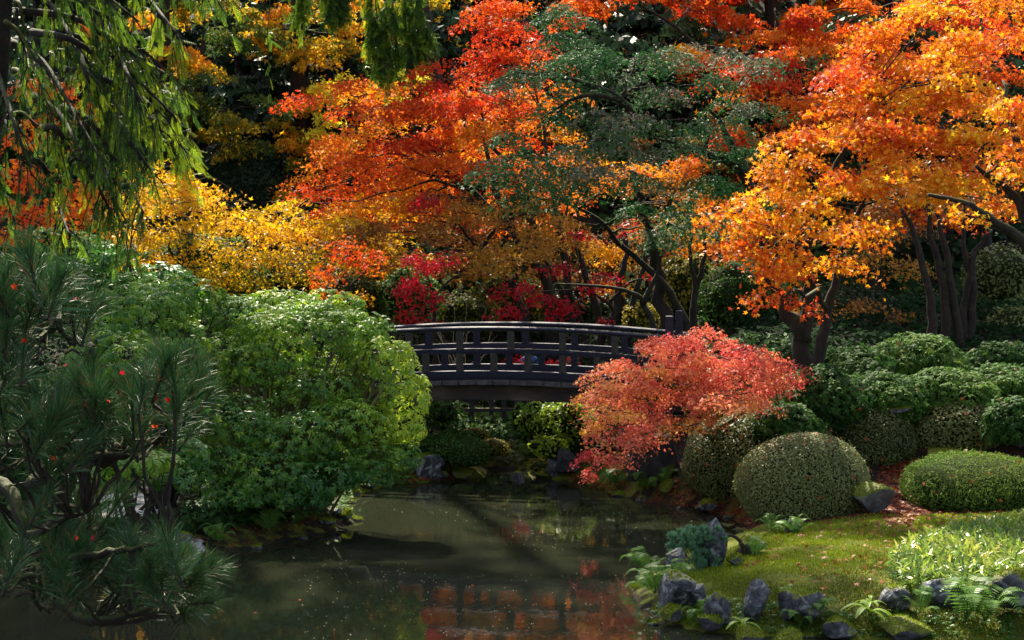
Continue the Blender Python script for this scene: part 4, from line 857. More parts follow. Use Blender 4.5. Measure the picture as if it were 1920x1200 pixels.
for (x0, y0, x1, y1, h, n_, moss) in [
    (20, -60, 330, 150, .35, 46, 0), (20, -100, 260, 40, .3, 40, 0), (10, -30, 240, 230, .3, 40, 0), (40, 20, 345, 160, .55, 40, 0), (60, 60, 300, 210, .35, 34, 0), (100, 60, 355, 245, .75, 40, 0), (120, 130, 340, 275, .7, 36, 0), (20, 80, 190, 300, .25, 34, 0),
    (150, 180, 290, 330, .35, 34, 0), (60, 180, 210, 400, .3, 34, 0), (120, 200, 270, 400, .3, 34, 0), (10, 40, 110, 260, .4, 18, 1), (12, 220, 90, 240, .3, 8, 1), (25, 130, 60, 220, .3, 6, 1), (30, 0, 55, 130, .3, 8, 1), (160, 240, 230, 440, .3, 30, 0), (60, 300, 130, 440, .35, 22, 0),
    (150, -120, 420, -10, .35, 40, 0), (200, -60, 330, 60, .5, 30, 0), (180, 60, 260, 180, .15, 40, 0), (200, 150, 250, 280, .12, 40, 0), (40, -20, 180, 140, .2, 34, 0), (-60, 60, 60, 330, .2, 30, 0), (-80, 200, 30, 420, .3, 26, 0), (100, -10, 170, 120, .7, 18, 0), (80, 240, 150, 300, .75, 12, 0), (130, 90, 180, 190, .75, 16, 0)]:
    dx = x1 - x0; dy = y1 - y0
    p = [(x0, y0, Yc + random.uniform(-.6, .6)), (x0 + dx * .35, y0 + dy * .22 - 14, Yc + random.uniform(-.8, .6)), (x0 + dx * .7, y0 + dy * .6, Yc + random.uniform(-1.2, .8)), (x1, y1, Yc + random.uniform(-1.4, .8))]
    bo.append(dict(p=p, h=h, n=int(n_ * .85), moss=moss, r=.035 if not moss else .022, s=.34))
# crown above the frame, seen only in the water and as shade
for k in range(34):
    a = k * 2.4; z = -160 - k * 32; L = 620 * (1 - k / 60)
    bo.append(dict(p=[(-20, z, Yc), (-20 + L * .5 * math.cos(a), z - 10, Yc + 1.4 * math.sin(a)), (-20 + L * math.cos(a), z + 110, Yc + 3.0 * math.sin(a))], h=.4, n=9, r=.05, s=.7))
conifer('cedar_tree', 'tall drooping cedar at the left edge, fringed boughs over the upper left', [(-330, 1000, Yc), (-170, 640, Yc), (-46, 380, Yc), (-2, 0, Yc), (-6, -300, Yc), (-10, -1100, Yc)], bo, ls=.125, trad=.17, tpl='spray2', huef=.5)
bo = []
for (x0, y0, x1, y1, h) in [(700, -60, 715, 125, .35), (730, -60, 745, 100, .3), (760, -70, 790, 90, .3), (690, -50, 700, 80, .4), (720, -40, 728, 130, .45), (775, -40, 800, 60, .3), (640, -60, 620, 15, .35), (660, -70, 640, 10, .3), (580, -70, 560, 10, .35), (600, -80, 625, 5, .35), (750, -60, 770, 110, .25)]:
    bo.append(dict(p=[(x0, y0, 40), (x0 + (x1 - x0) * .5, y0 * .3 + y1 * .7 - 20, 40 + random.uniform(-.3, .3)), (x1, y1, 40 + random.uniform(-.3, .3))], h=h, n=46, s=.45, r=.02, moss=1))
for k in range(30):
    a = k * 2.4; z = -110 - k * 26; L = 260 * (1 - k / 50)
    bo.append(dict(p=[(720, z, 42.5), (720 + L * .5 * math.cos(a), z + 10, 42.5 + 1.6 * math.sin(a)), (720 + L * math.cos(a), z + 90, 42.5 + 3.2 * math.sin(a))], h=.3, n=9, r=.05, s=.9))
conifer('spruce_tree', 'mossy spruce whose grey green boughs hang down at the top centre', [(870, 560, 44.5), (850, 300, 44.5), (780, -100, 44), (735, -900, 43)], bo, ls=.24, trad=.22, tpl='spray', huef=.35)
# conifers added out of view, their crowns shaped to shade pond and garden
for (lab, x, y, hh, r0, z0) in SHADE:
    g = Hs(x, y); root = empty('shade_conifer', (x, y, g), lab, 'tree'); mb = MB(); mb.tube([(x, y, g - .3), (x, y, g + hh * .5), (x, y, g + hh)], [.24, .17, .04], 10); mb.build('trunk', M['barkdark'], root, True)
    k = 2600; t = RNG.random(k) ** .8; zz_ = z0 + t * (g + hh - z0); an = RNG.random(k) * 6.283; rr = r0 * (1 - t * .85) * (.25 + .75 * np.sqrt(RNG.random(k)))
    lay = .5 + .5 * np.sin(zz_ * 2.2 + 2 * np.sin(an * 2)); kp = RNG.random(k) < .35 + .65 * lay
    pos = np.stack([x + rr * np.cos(an), y + rr * np.sin(an), zz_ - .22 * rr], 1)[kp]; an = an[kp]; k = len(pos)
    yd = np.stack([np.cos(an), np.sin(an), -np.full(k, .5)], 1) + .3 * RNG.normal(size=(k, 3))
    tag(link('crown', leafmesh('crown', LM['dark'], [(pos, np.array([0, 0, 1.]) + .4 * RNG.normal(size=(k, 3)), .8 * (1 + .2 * RNG.normal(size=k)), .35 + .1 * RNG.normal(size=k), 'sprayc', yd)], root.location), root), kind='stuff')

# ================================================================== LEFT BANK SHRUBS
shrub('pieris_shrub', 'huge light green pieris mound with twisted mossy stems on the left bank', 'shrub',
      [(560, 640, 26, 130, 70, .45), (470, 600, 27, 90, 50, .42), (650, 630, 25.8, 80, 56, .5), (720, 680, 25.4, 60, 56, .74), (755, 750, 25.2, 56, 60, .72), (760, 810, 25.0, 40, 36, .74), (480, 690, 25.6, 90, 56, .35), (400, 680, 25.6, 60, 56, .40),  # higher hue on the right lobes paints in the sunlit edge
       (600, 730, 25.6, 100, 40, .45), (560, 830, 24.8, 110, 56, .24), (660, 800, 24.9, 90, 50, .46), (700, 860, 24.6, 56, 30, .34), (440, 800, 24.6, 80, 56, .25), (500, 890, 24.2, 90, 46, .10), (420, 880, 24.2, 70, 50, .12), (600, 900, 24.2, 70, 36, .12), (690, 895, 24.6, 60, 22, .18), (750, 860, 24.8, 40, 30, .3), (450, 930, 24, 70, 30, .12), (560, 935, 24, 60, 24, .1), (370, 760, 25, 60, 60, .35), (620, 580, 26.5, 70, 34, .6), (545, 580, 27, 70, 36, .6)],
      leaf='whorl', ls=.078, dens=150, core=False, amp=.2, norm=.4, inset=.3, up=.55, base=(500, 900, 25.6), stemmat='mosstwig', huevar=.2, lumps=5,
      stems=[(.05, [(500, 930, 25.5), (520, 850, 25.3), (560, 760, 25.2), (580, 690, 25.4)]), (.045, [(490, 930, 25.5), (470, 840, 25.3), (450, 760, 25.2), (470, 660, 25.4)]), (.04, [(520, 930, 25.5), (600, 850, 25), (680, 780, 24.9), (740, 700, 25)]), (.035, [(400, 960, 24.9), (405, 880, 24.8), (380, 800, 24.8), (390, 700, 25)]),
             (.03, [(560, 860, 25.1), (600, 770, 24.9), (610, 700, 25)]), (.03, [(510, 900, 25.3), (440, 820, 24.9), (400, 740, 24.8)])])
shrub('rhododendron_shrub', 'rhododendron with white glinting leaves on the left behind the pine', 'shrub',
      [(260, 590, 25, 90, 60, .3), (330, 560, 26, 80, 50, .35), (230, 680, 24, 110, 60, .35), (330, 650, 25, 70, 60, .35), (390, 580, 27, 60, 40, .4), (300, 760, 23.6, 90, 60, .2)], leaf='whorl', ls=.095, dens=105, core=False, amp=.16, norm=.45, inset=.3, up=.5, lumps=2, huevar=.14, base=(300, 800, 25))
shrub('rhododendron_shrub', 'dark glossy rhododendron poking up at the left below the yellow maple', 'shrub', [(210, 490, 28, 50, 36, .12), (230, 540, 27.6, 70, 36, .2), (170, 520, 28, 60, 36, .1), (300, 520, 28.5, 60, 30, .15)], leaf='whorl', ls=.12, dens=70, core=False, amp=.15, norm=.4, inset=.3, up=.5, lumps=2)
shrub('rhododendron_shrub', 'low rhododendron with fresh green leaf rosettes over the pale gravel on the left', 'shrub',
      [(200, 880, 20.6, 60, 26, .55), (270, 865, 20.8, 60, 30, .5), (320, 890, 21.5, 50, 40, .15), (160, 900, 20.4, 40, 16, .4), (340, 850, 22, 60, 36, .2), (240, 830, 21.4, 60, 24, .3)], leaf='whorl', ls=.115, dens=75, core=False, amp=.12, norm=.3, inset=.3, up=.7, huevar=.08, base=(225, 960, 22))
# banks, shrubs under the bridge
shrub('boxwood_shrub', 'dark rounded shrub with yellow green top at the left under the bridge', 'hedge', [(850, 840, 30.2, 56, 34, .45), (880, 850, 29.6, 40, 30, .25)], leaf='oval', ls=.045, dens=1100, lumps=3, norm=.6)
shrub('woodland_shrub', 'small blue green leaved shrub under the left half of the bridge', 'hedge', [(835, 775, 33.5, 36, 24, .35)], leaf='oval', ls=.07, dens=500, lumps=4, inset=.3)
shrub('woodland_shrub', 'green leafy bush filling the right half of the view under the bridge', 'shrub', [(1060, 800, 31.5, 62, 52, .65), (1010, 790, 32, 42, 40, .4), (975, 790, 33, 22, 34, .25), (1030, 840, 30.8, 40, 24, .7)], leaf='oval', ls=.08, dens=420, lumps=4, inset=.3, amp=.2)
shrub('mossy_mound', 'yellow green mossy mound beside the stream under the bridge', 'olive', [(925, 840, 31, 34, 18, .75), (890, 815, 32, 30, 14, .7)], leaf='oval', ls=.035, dens=1500, cat='moss mound', amp=.06)
shrub('mossy_mound', 'small yellow green tussock left of the dark standing boulder by the stream', 'olive', [(1008, 872, 28.9, 17, 13, .75)], leaf='lance', ls=.12, dens=700, cat='moss mound', amp=.1)
# ================================================================== RIGHT BANK SHRUBS
AZ = dict(leaf='rhomb', ls=.036, dens=2900, amp=.06, norm=.45, inset=.10)
def mound(name, lab, px, top, bot, rx, mat='azalea', hue=.5, Y=None, **k):
    Y = Y or YG(px, bot - (bot - top) * .05) + rx * .75 / FPX * 24
    cy = top + (bot - top) * .58; a = dict(AZ); a.update(k); lumps = a.pop('lumps', 0)
    return shrub(name, lab, mat, [(px, cy, Y, rx, cy - top, hue)], lumps=lumps, depth=.9, **a)
mound('azalea_shrub', 'round clipped azalea dome in the middle of the right bank beside the moss lawn', 1503, 806, 985, 127, hue=.75, spots=60, amp=.05, inset=.14, dens=4600, ls=.033)
mound('azalea_shrub', 'clipped azalea behind and left of the round dome, partly under the pink maple', 1385, 768, 935, 108, hue=.6, spots=30, amp=.09)
mound('azalea_shrub', 'dark azalea with scattered red leaves behind the right shoulder of the round dome', 1635, 766, 880, 80, hue=.35, spots=22, amp=.08)
mound('azalea_shrub', 'sunlit yellow green azalea mound at right behind the low wide hedge', 1787, 745, 850, 92, hue=.78, spots=18, amp=.06, ls=.05, dens=1500)
mound('broadleaf_hedge', 'low wide flat topped hedge of glossy leaves at the right edge above the bamboo grass', 1835, 845, 965, 150, mat='hedge', hue=.62, spots=40, ls=.06, dens=1900, leaf='lance', amp=.05, norm=.8, cat='hedge', huevar=.2)
for (lab, px, top, bot, rx, Y, hue) in [
    ('dark shaded low hedge shrub directly right of the pink maple', 1540, 690, 800, 95, 27.6, .12), ('dark green hedge shrub below the twin trunks of the gold maple', 1600, 650, 760, 90, 29.6, .25), ('broad green hedge shrub crowning the right bank in front of the slender trunks', 1720, 625, 740, 105, 30.4, .5),
    ('green hedge shrub at the far right of the slope below the dark evergreens', 1880, 680, 790, 90, 29.4, .42), ('green hedge shrub in the middle of the right slope above the sunlit azalea', 1770, 690, 790, 110, 28.6, .5), ('hedge shrub on the slope left of the slate slab', 1655, 700, 790, 90, 28.0, .35),
    ('dark hedge shrub at the far right edge beside the mossy boulder', 1900, 745, 830, 60, 26.8, .3), ('hedge shrub beyond the right edge beside the wide low hedge', 2060, 830, 960, 100, 24.6, .5), ('upper hedge shrub beyond the right edge of the slope', 2040, 700, 830, 100, 27.5, .4), ('hedge shrub beyond the right edge next to the bamboo grass', 2150, 900, 1050, 100, 22.5, .4), ('dim hedge shrub at the back right corner under the evergreens', 1890, 640, 720, 80, 31.5, .18), ('small dark hedge shrub tucked behind the leaning pink maple', 1500, 640, 740, 60, 30.2, .1), ('dark low shrub between pink maple and azaleas', 1480, 755, 830, 70, 26.4, .12)]:
    mound('hedge_shrub', lab, px, top, bot, rx, mat='hedge', hue=hue, Y=Y, spots=10, ls=.072, dens=430, leaf='whorl5', amp=.13, lumps=8, up=.5, cat='hedge', group='hedge shrubs covering the right slope', inset=.34, norm=.6)

# ================================================================== ROCKS
RK = [
 ('tall upright rock with a mossy left edge at the tip of the lawn', 1338, 1062, 62, 102, 'rockbare', dict(point=.15, seed=2)),
 ('small pale upright rock between the ferns and the little pine', 1268, 1082, 44, 60, 'rockbare', dict(point=.2, tilt=-.08, seed=3)),
 ('large faceted blue grey rock, biggest at the lower left of the lawn', 1275, 1142, 84, 78, 'rockbare', dict(seed=4)),
 ('smaller pale grey rock leaning on the big blue grey one', 1304, 1136, 46, 52, 'rockbare', dict(seed=5, tilt=.1)),
 ('dark rock with a crescent of bright moss over its top', 1348, 1172, 74, 66, 'rock', dict(seed=6, point=.25)),
 ('standing pale grey rock with lichen, tallest of the lower shore', 1418, 1160, 58, 86, 'rockbare', dict(seed=7, point=.28, tilt=.16)),
 ('dark lumpy rock half covered in moss right of the standing pale rock', 1505, 1165, 92, 62, 'rock', dict(seed=8)),
 ('tiny grey rock among fern fronds below the round azalea', 1488, 1000, 34, 32, 'rockbare', dict(seed=9, point=.2)),
 ('bright mossy rock at the top of the lawn tip behind the little pine', 1405, 1040, 62, 42, 'rockmoss', dict(seed=10)),
 ('low mossy rock under the bent stem of the little pine', 1380, 1062, 40, 24, 'rockmoss', dict(seed=11)),
 ('dark grey angular rock left of the bamboo grass', 1675, 1145, 74, 48, 'rockbare', dict(seed=12, point=.2)),
 ('long slate coloured rock ledge in front of the bamboo grass', 1765, 1135, 92, 54, 'rockbare', dict(seed=13)),
 ('rust tinted mossy rock between the ledge and the dark right boulder', 1830, 1125, 66, 44, 'rock', dict(seed=14)),
 ('large dark mossy boulder at the lower right edge', 1900, 1150, 100, 86, 'rock', dict(seed=15)),
 ('grey rock poking out of the bamboo grass at the right edge', 1912, 1050, 50, 38, 'rockbare', dict(seed=16)),
 ('mossy boulder with fallen leaves on top beside the round azalea', 1637, 962, 88, 62, 'rockmoss', dict(seed=47)),
 ('mossy flat rock behind the low wide hedge', 1770, 862, 66, 22, 'rockmoss', dict(seed=18)),
 ('dark slate slab lying among the hedges on the right slope', 1680, 775, 64, 18, 'rock', dict(seed=19, Y=27.4)),
 ('mossy boulder at the right edge beside the sunlit azalea', 1900, 838, 66, 50, 'rockmoss', dict(seed=20)),
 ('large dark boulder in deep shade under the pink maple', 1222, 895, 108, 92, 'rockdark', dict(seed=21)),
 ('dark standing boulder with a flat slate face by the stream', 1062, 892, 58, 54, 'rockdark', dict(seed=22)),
 ('slate slab leaning on the dark standing boulder', 1040, 894, 36, 34, 'rockbare', dict(seed=23, deep=.4)),
 ('big blue grey sloping boulder at the foot of the pieris by the stream', 805, 893, 74, 56, 'rockbare', dict(seed=24, tilt=-.15)),
 ('smooth blue grey rock in front of the sloping boulder', 812, 898, 34, 22, 'rockbare', dict(seed=25)),
 ('small brown rock covered with orange leaves at the stream mouth', 832, 900, 20, 16, 'rock', dict(seed=26)),
 ('mossy rounded rock left of the stepping stones', 868, 898, 42, 22, 'rockmoss', dict(seed=27)),
 ('square mossy stepping stone in the middle of the stream mouth', 972, 905, 26, 22, 'rock', dict(seed=28, Y=28.6, sink=.6)),
 ('flat wet stone sill left of the square stepping stone', 925, 899, 80, 8, 'rockbare', dict(seed=29, sink=1.2)),
 ('low mossy rock right of the square stepping stone', 1010, 897, 44, 15, 'rockmoss', dict(seed=30)),
 ('round pale fern capped rock at the water edge under the dark boulder', 1248, 925, 32, 24, 'rockmoss', dict(seed=31)),
 ('dark mossy rock at the waterline below the left azalea', 1325, 955, 46, 20, 'rock', dict(seed=32)),
 ('dark wet rock on the left bank point', 626, 965, 30, 16, 'rockbare', dict(seed=33)),
 ('round mossy rock at the tip of the left bank', 648, 972, 34, 20, 'rockmoss', dict(seed=34)),
 ('mossy rock behind the tip of the left bank', 610, 985, 40, 16, 'rock', dict(seed=35)),
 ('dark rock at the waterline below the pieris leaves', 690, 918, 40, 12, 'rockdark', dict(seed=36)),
 ('pale pinkish wet rock at the left shore in sun', 352, 1045, 44, 26, 'rockbare', dict(seed=37)),
 ('low pinkish rock behind the sunlit one at the left shore', 340, 1015, 40, 20, 'rock', dict(seed=38)),
 ('small square blue stone left of the dark standing boulder', 1022, 893, 12, 18, 'rockbare', dict(seed=39)),
 ('low moss covered rock at the front left tip of the lawn', 1262, 1168, 50, 34, 'rockmoss', dict(seed=41)),
 ('moss covered lump at the waterline below the moss crescent rock', 1330, 1183, 60, 30, 'rockmoss', dict(seed=42)),
 ('mossy lump left of the rhododendron seedling', 1400, 1197, 66, 36, 'rockmoss', dict(seed=43)),
 ('mossy lump in front of the dark lumpy rock', 1480, 1204, 66, 44, 'rockmoss', dict(seed=44)),
 ('brown mossy mound beside the big fern', 1690, 1192, 110, 44, 'rockmoss', dict(seed=45)),
 ('brown mossy mound between seedling and dark lumpy rock', 1570, 1195, 70, 36, 'rock', dict(seed=46)),
]
for lab, px, py, w_, h_, mt, kw in RK: rock('rock', lab, px, py, w_, h_, mt, **kw)
random.seed(5)

ORD = ['first','second','third','fourth','fifth','sixth','seventh','eighth','ninth','tenth','eleventh','twelfth','thirteenth','fourteenth','fifteenth','sixteenth','seventeenth','eighteenth','nineteenth','twentieth']
stones = []
for i in range(44):
    k = random.randrange(2, len(POND) - 3); a_ = Vector((*POND[k], 0)); b_ = Vector((*POND[k + 1], 0)); q = a_.lerp(b_, random.random())
    if q.y < 17.9 or q.y > 28.9: continue
    q = q + Vector((random.gauss(0, .06), random.gauss(0, .06), 0)); q.z = -.03; w_ = random.uniform(14, 34)
    seg = 'left bank' if q.x < -1.9 else 'stream mouth shore' if q.y > 27 else 'shore below the azaleas' if q.y > 24 else 'shore of the moss lawn'
    stones.append((seg, q.x, q, w_))
stones.sort(key=lambda t: (t[0], t[1])); cnt = {}
for i, (seg, _, q, w_) in enumerate(stones):
    n = cnt.get(seg, 0); cnt[seg] = n + 1
    rock('shore_stone', 'small mossy waterline stone, ' + ORD[min(n, 19)] + ' from the left along the ' + seg, 0, 0, w_, w_ * random.uniform(.35, .6), random.choice(['rockmoss', 'rock', 'rockmoss', 'rockdark']), loc=q, seed=60 + i, group='small stones along the pond edge', facets=5)

# ================================================================== FERNS
def frond_mesh(nm, n=15, L=.5, w=.13, arch=.5, seed=0):
    mb = MB(); pts = []
    for i in range(9): t = i / 8; pts.append(Vector((0, L * t * (1 - .18 * t), L * arch * (math.sin(t * 2.3) * .75 - .35 * t * t))))
    mb.tube(pts, [.005 * (1 - .7 * i / 8) for i in range(9)], 3, False)
    for i in range(n):
        t = .12 + .86 * i / n; j = min(int(t * 8), 7); p = pts[j].lerp(pts[j + 1], t * 8 - j); d = (pts[j + 1] - pts[j]).normalized()
        l = w * math.sin(math.pi * min(1, (t * .9 + .12))) ** .7
        for s in (-1, 1):
            sx = Vector((s, .35, -.12)).normalized(); a = p; wd = L * .86 / n * .30
            mb.add([a - d * wd * .8, a + sx * l * .5 - d * wd, a + sx * l, a + sx * l * .5 + d * wd, a + d * wd * .8], [(0, 1, 2, 3, 4)])
    me = mb.mesh(nm, LM['fern']); at = me.attributes.new('hue', 'FLOAT', 'FACE'); at.data.foreach_set('value', [.35 + .3 * random.random() for _ in me.polygons]); return me
FR = [frond_mesh('frond', 20, .5, .12, .75), frond_mesh('frond', 22, .55, .11, .55), frond_mesh('frond', 18, .42, .10, 1.0)]
def fern(lab, px, py, size, n=9, lean=(0, -1), Y=None, spread=6.28, a0=None, z=None):
    q = onG(px, py) if Y is None else P(px, py, Y); q.z += .03
    root = empty('fern', q, lab, 'fern')
    for i in range(n):
        a = (a0 if a0 is not None else random.uniform(0, 6.28)) + spread * (i - (n - 1) / 2) / n + random.gauss(0, .15)
        o = link('frond', FR[i % 3], root, (0, 0, 0)); s = size * random.uniform(.8, 1.15); o.scale = (s, s, s); o.rotation_euler = (R(random.uniform(-5, 30)), R(random.gauss(0, 8)), a)
PI = math.pi
for lab, px, py, sz, n, kw in [
    ('lush light green fern at the water edge left of the blue grey rock, upper clump', 1215, 1085, 1.0, 12, {}), ('lush light green fern at the water edge left of the blue grey rock, lower clump', 1228, 1118, .95, 12, {}), ('fern clump in front of the pale upright rock', 1262, 1100, .8, 8, {}),
    ('small fern spilling over the moss at the bottom below the blue grey rock', 1315, 1160, .75, 6, dict(a0=PI, spread=2.4)), ('tiny fern drooping to the waterline below the moss crescent rock', 1300, 1172, .5, 4, dict(a0=PI * 1.1, spread=2)),
    ('fern growing against the right side of the standing pale rock', 1445, 1150, .6, 5, {}), ('small fern on the dark lumpy rock', 1470, 1128, .5, 5, {}), ('fern hanging right of the dark lumpy rock', 1530, 1165, .75, 6, dict(a0=PI * 1.2, spread=3)),
    ('low dark fern in front of the mossy lump', 1500, 1182, .65, 7, {}), ('bright fern at the foot of the round azalea left of the tiny rock', 1446, 1000, .75, 8, {}), ('bright fern around the tiny grey rock', 1490, 1004, .75, 8, {}), ('fern beside the bright mossy rock behind the little pine', 1415, 1048, .7, 8, {}),
    ('large fern at the lower right, its left arching fronds', 1810, 1165, 1.35, 9, {}), ('large drooping fern at the bottom right corner', 1848, 1170, 1.35, 9, dict(a0=PI, spread=4.5)), ('fern between the angular rock and the ledge', 1725, 1155, .8, 7, {}),
    ('fern in the shade under the pink maple at the waterline', 1215, 925, 1.1, 10, {}), ('pale fern over the round rock at the waterline under the pink maple', 1245, 915, .9, 8, {}), ('yellowish fern hanging over the water left of the dark boulder', 1155, 915, 1.1, 10, {}),
    ('fern on the left bank above the mossy tip', 505, 1000, .95, 9, {}), ('fern on the left bank right of the pink sunlit rocks', 410, 1025, .9, 7, {}), ('small fern at the left bank waterline', 560, 985, .7, 7, {}), ('arching fern under the bridge beside the stream', 905, 868, 1.1, 9, {}), ('fern on the stream bank under the bridge right side', 985, 862, 1.0, 8, {})]:
    fern(lab, px, py, sz, n, **kw)
# broad leaved seedlings
def seedling(lab, px, py, n, L, h, cat='plant'):
    q = onG(px, py); root = empty('rhododendron_seedling', q, lab, cat); mb = MB(); mb.tube([q, q + Vector((.01, 0, h * .6)), q + Vector((0, -.01, h))], [.007, .006, .005], 5); mb.build('stem', M['mosstwig'], root)
    me = bpy.data.meshes.new('leaf'); K = 8; v = []; f = []
    for i in range(K + 1):
        t = i / K; wd = .125 * L * math.sin(math.pi * min(1, t * .92 + .04)) ** .8 + .002; z = .25 * L * math.sin(t * 2.2) - .45 * L * t * t
        v += [(-wd, L * t, z + .02 * L), (0, L * t, z), (wd, L * t, z + .02 * L)]
    for i in range(K): f += [(i * 3, i * 3 + 1, i * 3 + 4, i * 3 + 3), (i * 3 + 1, i * 3 + 2, i * 3 + 5, i * 3 + 4)]
    me.from_pydata(v, [], f); me.materials.append(LM['shrub']); at = me.attributes.new('hue', 'FLOAT', 'FACE'); at.data.foreach_set('value', [.58] * len(me.polygons)); me.polygons.foreach_set('use_smooth', [True] * len(f))
    for i in range(n):
        o = link('leaf', me, root, (0, 0, h * (1 - .04 * i))); s = random.uniform(.8, 1.15); o.scale = (s, s, s); o.rotation_euler = (R(random.uniform(-5, 20)), 0, 2 * PI * i / n + random.gauss(0, .15))
seedling('rhododendron seedling with a star of long green leaves at the bottom right of centre', 1628, 1180, 11, .27, .22)
seedling('small seedling with three pointed leaves at the bottom edge over the moss', 1392, 1188, 6, .22, .10)
seedling('tiny seedling on the soil just behind the larger one', 1632, 1155, 7, .16, .16)

# ================================================================== LITTLE PINE, TUFTS, BIG PINE
def tuft_mesh(nm, n=110, L=.13, w=.0011, shoot=.10, cone=1.0, seed=1, hue=.3):
    r = np.random.default_rng(seed); t = r.random(n) ** .8; base = np.stack([0 * t, 0 * t, t * shoot], 1); az = r.random(n) * 6.283; an = (.25 + .75 * r.random(n)) * cone * (1.15 - .6 * t)
    d = np.stack([np.sin(an) * np.cos(az), np.sin(an) * np.sin(az), np.cos(an)], 1); L_ = L * (.8 + .35 * r.random(n))
    side = nrm(np.cross(d, r.normal(size=(n, 3)))) * w; mid = base + d * L_[:, None] * .55 + np.array([0, 0, .004]); tip = base + d * L_[:, None] + np.array([0, 0, -.010])
    V = np.stack([base - side, base + side, mid + side, tip, mid - side], 1).reshape(-1, 3)
    me = bpy.data.meshes.new(nm); me.from_pydata([tuple(a) for a in V], [], [tuple(range(i * 5, i * 5 + 5)) for i in range(n)]); me.materials.append(LM['needle'])
    hv = hue + .16 * r.normal(size=n); hv[r.random(n) < .04] = .95
    at = me.attributes.new('hue', 'FLOAT', 'FACE'); at.data.foreach_set('value', np.clip(hv, 0, 1).astype(np.float32)); return me
TU = [tuft_mesh('needle_tuft', 240, .095, .0005, .12, 1.25, s, h) for s, h in ((1, .28), (2, .4), (3, .2), (4, .34))]
TS = [tuft_mesh('needle_tuft', 80, .075, .0026, .05, 1.2, s + 10, .5) for s in range(3)]
for m_ in TS: m_.materials.clear(); m_.materials.append(LM['needle_pale'])
def bigpine():
    random.seed(12); rg = random
    root = empty('pine_tree', (-2.6, 5.3, Hs(-2.6, 5.3)), 'dark long needled pine close to the camera filling the left side', 'tree')
    def br(r_, pp, nm='branch', mat='bark'):
        sp = smooth_path([P(*q) for q in pp], 5); n = len(sp)
        for j in range(1, n - 1): sp[j] = sp[j] + Vector((rg.gauss(0, 1), rg.gauss(0, 1), rg.gauss(0, 1))) * r_ * .25
        mb = MB(); mb.tube(sp, [r_ * (1 - .6 * j / (n - 1)) for j in range(n)], 8); mb.build(nm, M[mat], root, True); return sp
    b = Vector((-2.6, 5.3, Hs(-2.6, 5.3) - .2)); mb = MB(); mb.tube(smooth_path([b, Vector((-2.5, 5.2, 3.0)), Vector((-2.15, 5.1, 3.7)), Vector((-2.2, 5.1, 4.5)), Vector((-2.0, 5.1, 5.3))], 4), [.13 - .005 * j for j in range(17)], 12); mb.build('trunk', M['bark'], root, True)
    Y = 5.0
    nodes = []
    for r_, pp in [
        (.024, [(-300, 930, 5.1), (-80, 900, 5.0), (10, 915, 4.8), (50, 1010, 4.7), (90, 1060, 4.7), (115, 1130, 4.7), (170, 1170, 4.7)]),
        (.028, [(60, 900, 4.8), (110, 880, 4.9), (160, 862, 5.0), (215, 855, 5.0), (270, 800, 5.0), (300, 770, 5.0)]),
        (.020, [(90, 880, 4.9), (130, 830, 4.9), (160, 790, 4.9), (170, 700, 4.9), (175, 650, 4.9)]),
        (.026, [(-200, 720, 5.0), (-40, 700, 4.9), (40, 640, 4.8), (85, 600, 4.8), (110, 560, 4.8)]),
        (.016, [(30, 650, 4.8), (80, 630, 4.7), (110, 590, 4.7), (130, 540, 4.7)]),
        (.016, [(160, 862, 5), (250, 845, 4.9), (310, 810, 4.8), (325, 760, 4.8)]),
        (.018, [(110, 1130, 4.7), (180, 1165, 4.6), (260, 1150, 4.6), (330, 1110, 4.6)]), (.012, [(60, 1060, 4.7), (65, 1120, 4.7), (95, 1150, 4.7)]),
        (.014, [(90, 1060, 4.7), (170, 1040, 4.6), (250, 1030, 4.5), (310, 1010, 4.5)]), (.013, [(50, 1010, 4.7), (100, 980, 4.6), (160, 960, 4.6)]), (.012, [(-60, 820, 4.9), (10, 830, 4.8), (70, 830, 4.8), (100, 800, 4.8)]), (.013, [(-80, 540, 5), (-20, 520, 4.9), (30, 520, 4.9), (60, 500, 4.9)]), (.016, [(-60, 1090, 4.6), (20, 1085, 4.6), (80, 1075, 4.6)])]:
        nodes += br(r_, pp)
    tw = MB(); nt_ = 0
    def region(poly_c, rx, ry, n, up=1.0, dY=.45, hmin=0):
        nonlocal nt_
        for k in range(n):
            a = rg.random() * 6.283; rr = math.sqrt(rg.random()); px = poly_c[0] + rx * rr * math.cos(a); py = poly_c[1] + ry * rr * math.sin(a)
            q = P(px, py, Y - .2 + rg.uniform(-dY, dY)); best = min(nodes, key=lambda t: (t - q).length)
            d = Vector((rg.gauss(0, .38) + (px - poly_c[0]) / rx * .35, rg.gauss(0, .4) - .1, up + rg.gauss(0, .15))).normalized(); nt_ += 1
            tw.tube(curve(best, q, -.12, 4, .06), [.006, .0055, .005, .0045, .004], 4, False)
            tw.tube([q, q + d * .11], [.0045, .003], 4, False)
            o = link('needle_tuft', TU[k % 4], root); o.location = q - root.location; o.rotation_euler = d.to_track_quat('Z', 'Y').to_euler(); s = rg.uniform(.7, 1.1); o.scale = (s, s, s)
    region((45, 610), 80, 60, 26); region((120, 625), 45, 45, 10); region((10, 710), 50, 50, 8); region((30, 840), 60, 40, 10)
    region((180, 800), 90, 50, 26); region((320, 780), 50, 50, 16); region((240, 850), 110, 30, 16); region((90, 890), 60, 40, 8); region((120, 840), 60, 50, 8)
    region((110, 1010), 80, 40, 14, .8); region((225, 1090), 90, 30, 20, .7); region((300, 1110), 60, 40, 14, .5); region((350, 1160), 30, 30, 6, .3); region((50, 1090), 70, 40, 12, .7); region((160, 1130), 80, 20, 8, .5)
    tag(tw.build('twigs', M['barkdark'], root), kind='stuff')
    return root
PINE = bigpine()
